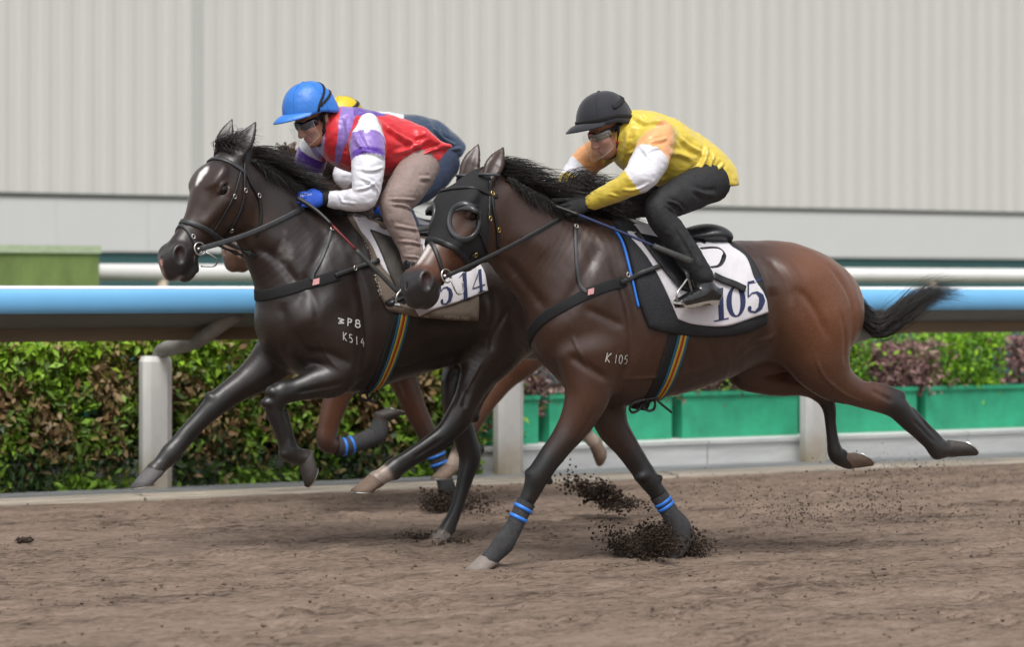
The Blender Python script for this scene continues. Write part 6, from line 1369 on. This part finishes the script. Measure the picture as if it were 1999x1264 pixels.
    b.add(Vg, [(i * 5 + j, i * 5 + j + 1, (i + 1) * 5 + j + 1, (i + 1) * 5 + j) for i in range(14) for j in range(4)]); go = b.build('goggles', c['goggle'], r)
    sm = go.modifiers.new('thick', 'SOLIDIFY'); sm.thickness = .004
    for s_ in (1, -1):
        b = MB(); P = resample(np.array([q(.04, .078 * s_, .01), q(.0, .088 * s_, .015), q(-.05, .083 * s_, .02)]), 5); b.ribbon(P, [y * s_] * len(P), .02, .003); b.build('goggle_band', m_web, go)
    if c.get('visor'):
        Vv = []; na, nz_ = 17, 7
        for i, a in enumerate(np.linspace(-1.15, 1.15, na)):
            for j in range(nz_): t = j / (nz_ - 1); Vv.append(q(.135 * math.cos(a) * (1 - .02 * t) + .012, .1 * math.sin(a), .022 - t * (.118 - .03 * (a / 1.15) ** 2)))
        Fv_ = [(i * nz_ + j, i * nz_ + j + 1, (i + 1) * nz_ + j + 1, (i + 1) * nz_ + j) for i in range(na - 1) for j in range(nz_ - 1)]; vz = make_mesh('visor', Vv, Fv_, m_visor, r)
        b = MB(); P = [Vv[j] for j in range(nz_)] + [Vv[i * nz_ + nz_ - 1] for i in range(1, na)] + [Vv[(na - 1) * nz_ + j] for j in range(nz_ - 2, -1, -1)]; b.tube(P, .001, 5); b.build('visor_edge', m_edge, vz)
    for s_ in (1, -1):
        b = MB(); P = resample(np.array([q(.0, .1 * s_, .018), q(.012, .083 * s_, -.03), q(.03, .066 * s_, -.075), q(.045, .03 * s_, -.118)]), 5); b.ribbon(P, [unit(p - C) for p in P], .014, .003); b.build('chin_strap', m_web, hm)
    b = MB(); P = resample(np.array([q(.045, .03, -.118), q(.05, 0, -.124), q(.045, -.03, -.118)]), 4); b.ribbon(P, [-z] * len(P), .02, .006); b.build('chin_cup', m_web, hm)
    b = MB(); b.box(q(.022, .074, -.058), (.016, .016, .012), np.stack([f, y, z], 1)); b.build('strap_clip', c.get('clip', m_web), hm, smooth=False)
    hands = []
    for key, out in (('hand', np.array([.1, -1, .25])), ('hand_far', np.array([.1, 1, .25]))):
        W, K = fr.L(*c[key][0]), fr.L(*c[key][1]); g_, pf = hand_mesh(W, K, out, 'glove', c['glove'], r, sc=c.get('hsc', 1.0), extend=c.get('extend') if key == 'hand' else None); hands.append((g_, pf, W, K))
        h = unit(K - W); b = MB(); b.tube([W - h * .034, W - h * .03, W + h * .0, W + h * .006], [.034, .037, .035, .032], 16, up=(0, 1, 0)); b.build('wrist_strap', c['cuff'], g_)
    return dict(root=r, fr=fr, C=C, q=q, jacket=ja, helmet=hm, hands=hands, pt=pt)
def ramp(t, stops): # hard bands of colour along a sleeve
    out = np.zeros((len(t), 3)); stops = ((-9, *stops[0][1:]),) + tuple(stops[1:])
    for a, b_, cc in stops: m = (t >= a) & (t < b_); out[m] = cc
    return out
YEL, PEACH, WHT, RED, PUR, PUR2, NAVY = (.68, .52, .06), (.82, .39, .16), (.74, .74, .8), (.64, .02, .03), (.25, .155, .48), (.1, .03, .34), (.022, .045, .09)
def col_a(V, cn, px, N):
    C = np.tile(np.array(YEL), (len(V), 1)); n = np.array([noise.noise(Vector(v * 12)) for v in V]) * .012
    for k, st in ((1, ((.0, .22, PEACH), (.22, .46, WHT), (.46, 2, YEL))), (2, ((.0, .34, PEACH), (.34, .6, WHT), (.6, 2, YEL)))):
        m = (cn[:, 0] == k) & ((cn[:, 1] > .06) | (cn[:, 2] > .95)); C[m] = ramp(cn[m, 1] + n[m], st)
    return C
def col_b(V, cn, px, N):
    x, y = px.T; n = np.array([noise.noise(Vector(v * 10)) for v in V]) * 3; C = np.tile(np.array(RED), (len(V), 1))
    d = (x - 668) * .92 + (y - 212) * .39 + n              # stripes run down the body from the neck
    s_ = x + n + .10 * (y - 212)
    C[(s_ > 664) & (x + n + .35 * (y - 215) < 698)] = PUR; C[(s_ < 640)] = (.4, .34, .66); C[(y < 226 + n) & (x > 690) & (x < 752)] = PUR2
    for k, st in ((1, ((.0, .10, WHT), (.10, .20, PUR), (.20, .245, PUR2), (.245, 2, WHT))), (2, ((.0, .18, WHT), (.18, .34, PUR2), (.34, 2, WHT)))):
        m = (cn[:, 0] == k) & ((cn[:, 1] > .05) | (cn[:, 2] > .95)); C[m] = ramp(cn[m, 1] + n[m] * .005, st)
    return C
def col_c(V, cn, px, N):
    C = np.tile(np.array(NAVY), (len(V), 1)); x, y = px.T; C[(x > 735) & (x < 788) & (y < 233)] = WHT
    for k in (1, 2): m = (cn[:, 0] == k); C[m] = WHT
    return C
JA = rider(HA, dict(head=(1189, 254, 0.0), hem=[((1312, 366), (1440, 362))], face=(6, 27, 0), skin=(.47, .22, .14), stubble=.6,
   torso=[((1230, 226), (1206, 298), .10), ((1262, 217), (1226, 330), .175), ((1300, 228), (1264, 356), .185), ((1345, 253), (1302, 366), .17), ((1386, 284), (1350, 372), .165), ((1412, 313), (1374, 388), .165), ((1415, 334), (1386, 392), .15)],
   arm=[(1286, 262, -.16, .078, .078), (1278, 292, -.21, .086, .082), (1264, 322, -.26, .088, .082), (1248, 346, -.29, .076, .074), (1218, 365, -.25, .056, .058), (1190, 378, -.2, .05, .05), (1164, 391, -.14, .042, .042), (1152, 397, -.115, .034, .034)],
   arm_far=[(1205, 275, .16, .08, .08), (1165, 300, .22, .078, .076), (1140, 322, .26, .074, .07), (1118, 344, .26, .062, .06), (1104, 360, .2, .05, .05), (1092, 380, .12, .04, .04), (1088, 390, .1, .034, .034)],
   pelvis=[(1380, 352, -.06, .095, .1), (1374, 350, 0, .095, .1), (1368, 352, .06, .095, .1)],
   leg=[(1384, 356, -.09, .1, .1), (1356, 369, -.17, .096, .095), (1320, 387, -.24, .088, .085), (1288, 402, -.28, .068, .068), (1290, 424, -.295, .066, .066), (1312, 454, -.31, .064, .066), (1336, 488, -.33, .062, .066), (1354, 517, -.345, .062, .066), (1368, 540, -.355, .058, .062)],
   leg_far=[(1362, 354, .09, .1, .1), (1335, 364, .17, .104, .1), (1280, 387, .24, .088, .085), (1212, 405, .27, .068, .068), (1212, 430, .28, .066, .066), (1226, 460, .295, .064, .064), (1245, 495, .31, .062, .062), (1262, 520, .32, .058, .06)],
   shaft=[(1358, 520, -.35, .05, .048), (1368, 545, -.36, .05, .046), (1376, 562, -.365, .048, .044)], foot=[(1396, 575, -.36, .036, .036), (1382, 574, -.37, .04, .037), (1360, 579, -.385, .036, .04), (1340, 586, -.4, .028, .041), (1325, 591, -.415, .02, .034)], far_off=(0, 0, 0),
   breech=m_blackcloth, hat=m_velvet, band=m_web, hat_kind='velvet', goggle=m_goggc, visor=True, clip=m_red, glove=m_glblk, cuff=m_strap, hsc=1.08, extend=0,
   hand=((1148, 399, -.11), (1098, 408, -.085)), hand_far=((1088, 392, .1), (1062, 402, .07)), torso_col=col_a,
   creases=[([(1325, 262, -.2), (1352, 285, -.2), (1385, 300, -.2)], .012, .008), ([(1383, 283, -.15), (1372, 320, -.17), (1345, 348, -.17)], .012, .012), ([(1358, 333, -.18), (1376, 355, -.18)], .01, .012), ([(1292, 300, -.2), (1330, 300, -.2), (1360, 312, -.2)], .014, .008), ([(1395, 300, -.15), (1385, 325, -.16), (1395, 352, -.16)], .009, .009), ([(1410, 318, -.14), (1395, 335, -.15)], .008, .008), ([(1240, 225, -.12), (1262, 240, -.15), (1292, 235, -.12)], .012, .009), ([(1225, 250, -.12), (1228, 290, -.14), (1235, 320, -.15)], .01, .008), ([(1250, 280, -.2), (1275, 276, -.2), (1292, 270, -.2)], .008, .007), ([(1248, 300, -.25), (1262, 292, -.25), (1280, 290, -.25)], .008, .005), ([(1196, 372, -.2), (1220, 372, -.22), (1250, 360, -.25)], .007, .006), ([(1175, 380, -.17), (1195, 385, -.2)], .005, .004), ([(1290, 355, -.2), (1320, 345, -.2)], .009, .008)],
   leg_creases=[([(1290, 392, -.28), (1312, 400, -.28), (1330, 415, -.27)], .007, .006), ([(1284, 400, -.28), (1305, 412, -.29), (1325, 425, -.28)], .007, .006), ([(1330, 370, -.2), (1360, 380, -.2), (1390, 380, -.15)], .012, .008), ([(1300, 430, -.3), (1330, 480, -.32), (1352, 525, -.34)], .008, .004), ([(1320, 445, -.3), (1345, 480, -.33)], .008, -.004)]),
   'jockey in a shiny yellow jacket and dark navy helmet crouched over the bay horse')
JB = rider(HB, dict(head=(614, 232, 0.0), hem=[((752, 344), (850, 326)), ((836, 336), (876, 291))], flap=[(820, 268, -.08, .05, .1), (850, 284, -.1, .03, .09), (872, 287, -.11, .016, .07), (879, 286, -.115, .01, .05)], face=(8, 30, 0), skin=(.42, .2, .125),
   torso=[((664, 222), (632, 286), .10), ((692, 212), (658, 322), .17), ((730, 217), (706, 342), .185), ((780, 231), (750, 346), .168), ((824, 253), (786, 345), .168), ((853, 279), (815, 352), .168), ((870, 298), (836, 356), .158)],
   arm=[(714, 250, -.16, .078, .078), (716, 282, -.21, .09, .085), (718, 318, -.26, .086, .083), (718, 352, -.3, .074, .072), (712, 384, -.31, .063, .064), (690, 391, -.26, .056, .056), (668, 391, -.2, .05, .05), (650, 390, -.155, .043, .043), (642, 389, -.14, .036, .036)],
   arm_far=[(640, 268, .16, .08, .08), (614, 295, .22, .084, .08), (603, 325, .26, .077, .074), (600, 348, .26, .064, .062), (598, 362, .2, .052, .052), (592, 375, .14, .042, .042), (586, 383, .12, .036, .036)],
   pelvis=[(814, 322, -.06, .092, .1), (808, 320, 0, .092, .1), (802, 322, .06, .092, .1)],
   leg=[(818, 324, -.09, .1, .1), (806, 347, -.17, .1, .098), (790, 372, -.23, .093, .088), (771, 396, -.27, .076, .072), (775, 420, -.285, .074, .072), (785, 444, -.295, .07, .07), (797, 472, -.315, .061, .064), (805, 502, -.335, .055, .058), (811, 532, -.35, .048, .05)],
   leg_far=[(800, 322, .09, .1, .1), (780, 345, .17, .108, .1), (735, 368, .23, .093, .088), (697, 385, .26, .076, .072), (700, 412, .27, .074, .07), (710, 445, .285, .07, .066), (720, 475, .3, .061, .06), (730, 510, .315, .05, .052)],
   shaft=[(806, 515, -.345, .05, .05), (811, 540, -.355, .048, .046), (816, 558, -.36, .047, .044)], foot=[(832, 580, -.36, .036, .036), (820, 577, -.37, .04, .037), (798, 580, -.39, .036, .04), (776, 587, -.41, .027, .041), (761, 592, -.425, .019, .034)], far_off=(0, 0, 0),
   breech=m_taupe, hat=m_silkb, band=m_web, hat_kind='silk', goggle=m_gogg, visor=True, glove=m_glblue, cuff=m_web, hsc=1.0,
   hand=((632, 389, -.135), (592, 391, -.1)), hand_far=((586, 385, .12), (560, 394, .09)), torso_col=col_b,
   creases=[([(750, 240, -.18), (780, 262, -.2), (830, 290, -.18)], .014, .01), ([(770, 300, -.2), (805, 290, -.2), (840, 270, -.17)], .012, .009), ([(745, 260, -.2), (752, 300, -.2), (748, 335, -.2)], .014, .01), ([(800, 318, -.18), (830, 300, -.18), (862, 284, -.14)], .009, .012), ([(690, 345, -.28), (718, 362, -.31), (728, 378, -.3)], .008, .008), ([(690, 330, -.28), (715, 334, -.3), (742, 326, -.28)], .008, .007), ([(686, 372, -.3), (704, 368, -.31), (724, 356, -.3)], .007, .007), ([(656, 394, -.2), (680, 400, -.24)], .006, .005), ([(690, 296, -.27), (720, 300, -.28), (748, 312, -.27)], .008, .006), ([(676, 230, -.13), (680, 270, -.16), (690, 310, -.17)], .01, .008), ([(648, 380, -.15), (652, 400, -.15)], .004, .004)],
   leg_creases=[([(750, 400, -.26), (775, 402, -.28), (800, 412, -.27)], .007, .007), ([(746, 390, -.26), (775, 390, -.28), (805, 392, -.25)], .007, .006), ([(760, 440, -.29), (785, 446, -.3), (808, 450, -.29)], .008, .006), ([(768, 470, -.31), (795, 474, -.32), (818, 480, -.31)], .007, .006), ([(780, 500, -.33), (803, 503, -.335), (820, 510, -.33)], .006, .005), ([(800, 430, -.3), (815, 480, -.32), (818, 520, -.34)], .006, .004), ([(800, 350, -.2), (830, 350, -.18)], .01, .007)]),
   'jockey in a red and purple striped jacket with white sleeves and bright blue helmet')
JC = rider(HC, dict(head=(676, 250, 0.0), hem=[((820, 330), (900, 318)), ((890, 322), (915, 285))], face=(10, 26, 0), skin=(.5, .26, .17),
   torso=[((700, 236), (680, 290), .10), ((738, 222), (705, 328), .17), ((787, 223), (768, 338), .18), ((835, 230), (815, 338), .165), ((868, 250), (845, 328), .155), ((893, 277), (874, 322), .15), ((903, 298), (894, 324), .13)],
   arm=[(722, 255, -.16, .078, .078), (705, 290, -.2, .078, .078), (685, 322, -.24, .074, .072), (672, 345, -.26, .064, .064), (692, 368, -.22, .05, .05), (712, 388, -.16, .04, .04), (722, 397, -.13, .034, .034)],
   arm_far=[(690, 262, .16, .08, .08), (668, 295, .2, .078, .078), (655, 325, .24, .07, .07), (650, 345, .24, .06, .06), (670, 368, .2, .05, .05), (695, 388, .13, .04, .04)],
   pelvis=[(858, 318, -.06, .1, .1), (855, 315, 0, .1, .1), (850, 318, .06, .1, .1)],
   leg=[(860, 320, -.09, .11, .11), (842, 345, -.17, .108, .1), (812, 372, -.23, .09, .088), (778, 395, -.27, .072, .072), (786, 420, -.285, .07, .07), (802, 455, -.3, .064, .064), (816, 490, -.32, .06, .06), (826, 515, -.33, .054, .056)],
   leg_far=[(850, 320, .09, .11, .11), (810, 345, .17, .108, .1), (760, 372, .23, .09, .088), (715, 395, .27, .072, .072), (722, 425, .28, .07, .07), (738, 460, .295, .064, .064), (752, 495, .31, .056, .056)],
   shaft=[(822, 500, -.33, .05, .05), (828, 522, -.34, .048, .046), (832, 536, -.345, .046, .044)], foot=[(846, 552, -.345, .036, .036), (836, 550, -.355, .04, .037), (818, 553, -.37, .036, .04), (800, 558, -.39, .028, .041), (788, 562, -.4, .02, .034)], far_off=(0, 0, 0),
   breech=m_denim, hat=m_yel, band=m_web, hat_kind='velvet', goggle=m_gogg, visor=False, glove=m_glblue, cuff=m_web, hsc=1.0, hand=((728, 401, -.13), (748, 412, -.1)), hand_far=((698, 392, .13), (720, 402, .1)), torso_col=col_c, creases=[([(840, 240, -.15), (865, 270, -.16), (890, 285, -.14)], .012, .009), ([(850, 300, -.16), (880, 292, -.15), (900, 290, -.13)], .01, .01)]),
   'jockey in navy jacket and jeans with yellow helmet, mostly hidden behind the red jacket')
# print on the blue glove and helmet strap
g0 = JB['hands'][0][0]; SG = Surf((np.array([v.co[:] for v in g0.data.vertices]), np.array([p.vertices[:] for p in g0.data.polygons])))
text_px(HB, SG, 'HyFlex', (586, 384), (3.3, -.3), (.8, -6), .14, 'glove_print', m_plainw, g0, lift=.001, step=.3)
# ------------------------------------------------------------ whips
def whip(Hs, pts, label, seg):
    fr = Hs['fr']; r = root_on(Hs, 'whip', label, 'whip', 'whips held by the jockeys'); P = resample(np.array([fr.L(*p) for p in pts]), 8); n = len(P)
    for (nm, a, b_, r0, r1, mat, r2) in seg:
        i, j = int(a * (n - 1)), int(b_ * (n - 1)); b = MB(); m = j - i + 1; b.tube(P[i:j + 1], np.linspace(r0, r1, m), 8, up=(0, 1, 0), r2=np.linspace(r0, r1, m) * (r2 or 1)); b.build(nm, mat, r)
m_shaftred = material('whip_red', (.16, .012, .015), rough=.5, noise_amt=.4, noise_scale=60)
m_flapw = material('whip_flap', (.035, .036, .034), rough=.6, noise_amt=.3, noise_scale=30)
whip(HA, [(1082, 402, -.11), (1130, 420, -.17), (1200, 448, -.3), (1285, 484, -.42), (1352, 512, -.45)], 'dark whip with a flat padded end held by the jockey in yellow', [('handle', 0, .28, .009, .009, m_strap, None), ('shaft', .28, .72, .0075, .0062, m_navy, None), ('flap', .72, 1, .006, .008, m_flapw, 2.2)])
whip(HB, [(580, 386, -.13), (620, 413, -.2), (666, 458, -.3), (715, 508, -.36), (780, 574, -.4)], 'black whip with a red middle shaft held by the jockey in red', [('handle', 0, .42, .013, .0095, m_strap, None), ('shaft', .42, .68, .0068, .0062, m_shaftred, None), ('flap', .68, 1, .006, .007, m_flapw, 1.8)])
# ------------------------------------------------------------ soil thrown up by the hooves
m_fly = material('flying_soil', (.05, .037, .029), rough=1.0, spec=.1, noise_amt=.4, noise_scale=40)
m_fly2 = material('flying_crumbs', (.1, .074, .058), rough=1.0, spec=.1, noise_amt=.4, noise_scale=40)
def splash(px, py, Y, sx, sz, n, label, seed, rmax=.012, drift=(0, 0), dens=1.0, sy=.12, mat=None):
    n = int(n * 2.2); rg = np.random.default_rng(seed); p = on_y(px, py, Y); k = 8
    cc = rg.normal(0, 1, (k, 3)) * np.array([sx * .5, sy, sz * .4]); cs = rg.uniform(.25, .7, k); ci = rg.integers(0, k, n)
    P = cc[ci] + rg.normal(0, 1, (n, 3)) * cs[ci][:, None] * np.array([sx * .7, sy, sz * .7]) ; t = rg.random(n) ** 2; P += np.stack([t * drift[0], 0 * t, t * drift[1]], 1)
    P = P + p; P = P[P[:, 2] > .0]; n = len(P); R = .0012 + rmax * rg.random(n) ** 8
    lumps('flying_dirt', P, R, mat or m_fly, rng=rg, kind='stuff', label=label)
splash(1300, 1066, 10.12, .10, .10, 12000, 'dense burst of dark soil round the planted right foreleg of the bay', 1, .011, (.18, -.03))
splash(1250, 1072, 10.05, .025, .09, 4000, 'dense burst of dark soil just ahead of the planted foreleg of the bay', 9, .010, (.05, .0))
splash(1158, 955, 11.9, .045, .085, 2600, 'loose spray of soil hanging beyond the forelegs of the bay', 2, .014, (.18, -.1)); splash(1200, 988, 11.7, .07, .03, 1400, 'thin low streak of soil beyond the forelegs of the bay', 12, .009, (.2, 0))
splash(845, 975, 12.9, .06, .09, 3600, 'soil burst round the planted foreleg of the chestnut horse', 3, .012, (.24, -.06))
splash(815, 1056, 11.3, .07, .03, 1500, 'low puff of soil beside the planted hind hoof of the dark horse', 4, .008, (.1, 0))
splash(1500, 985, 11.2, .2, .17, 1500, 'scattered flecks of soil flying under the flank of the bay', 5, .008, (.3, -.1), mat=m_fly2, sy=.3); splash(1745, 995, 10.9, .34, .22, 1900, 'scattered clods flying behind the hind hooves of the bay', 6, .009, (.3, -.05), mat=m_fly2, sy=.35); splash(1930, 1030, 10.8, .2, .18, 800, 'scattered clods flying at the right edge of the picture', 7, .011, (.2, 0), mat=m_fly2, sy=.3); splash(1810, 925, 12.2, .25, .11, 900, 'fine soil flying in front of the white kerb behind the bay', 8, .006, (.3, 0), mat=m_fly2, sy=.3)
splash(45, 1055, 12.32, .035, .012, 700, 'dark lump of soil lying on the track at the far left', 10, .014, (.03, 0), sy=.04)
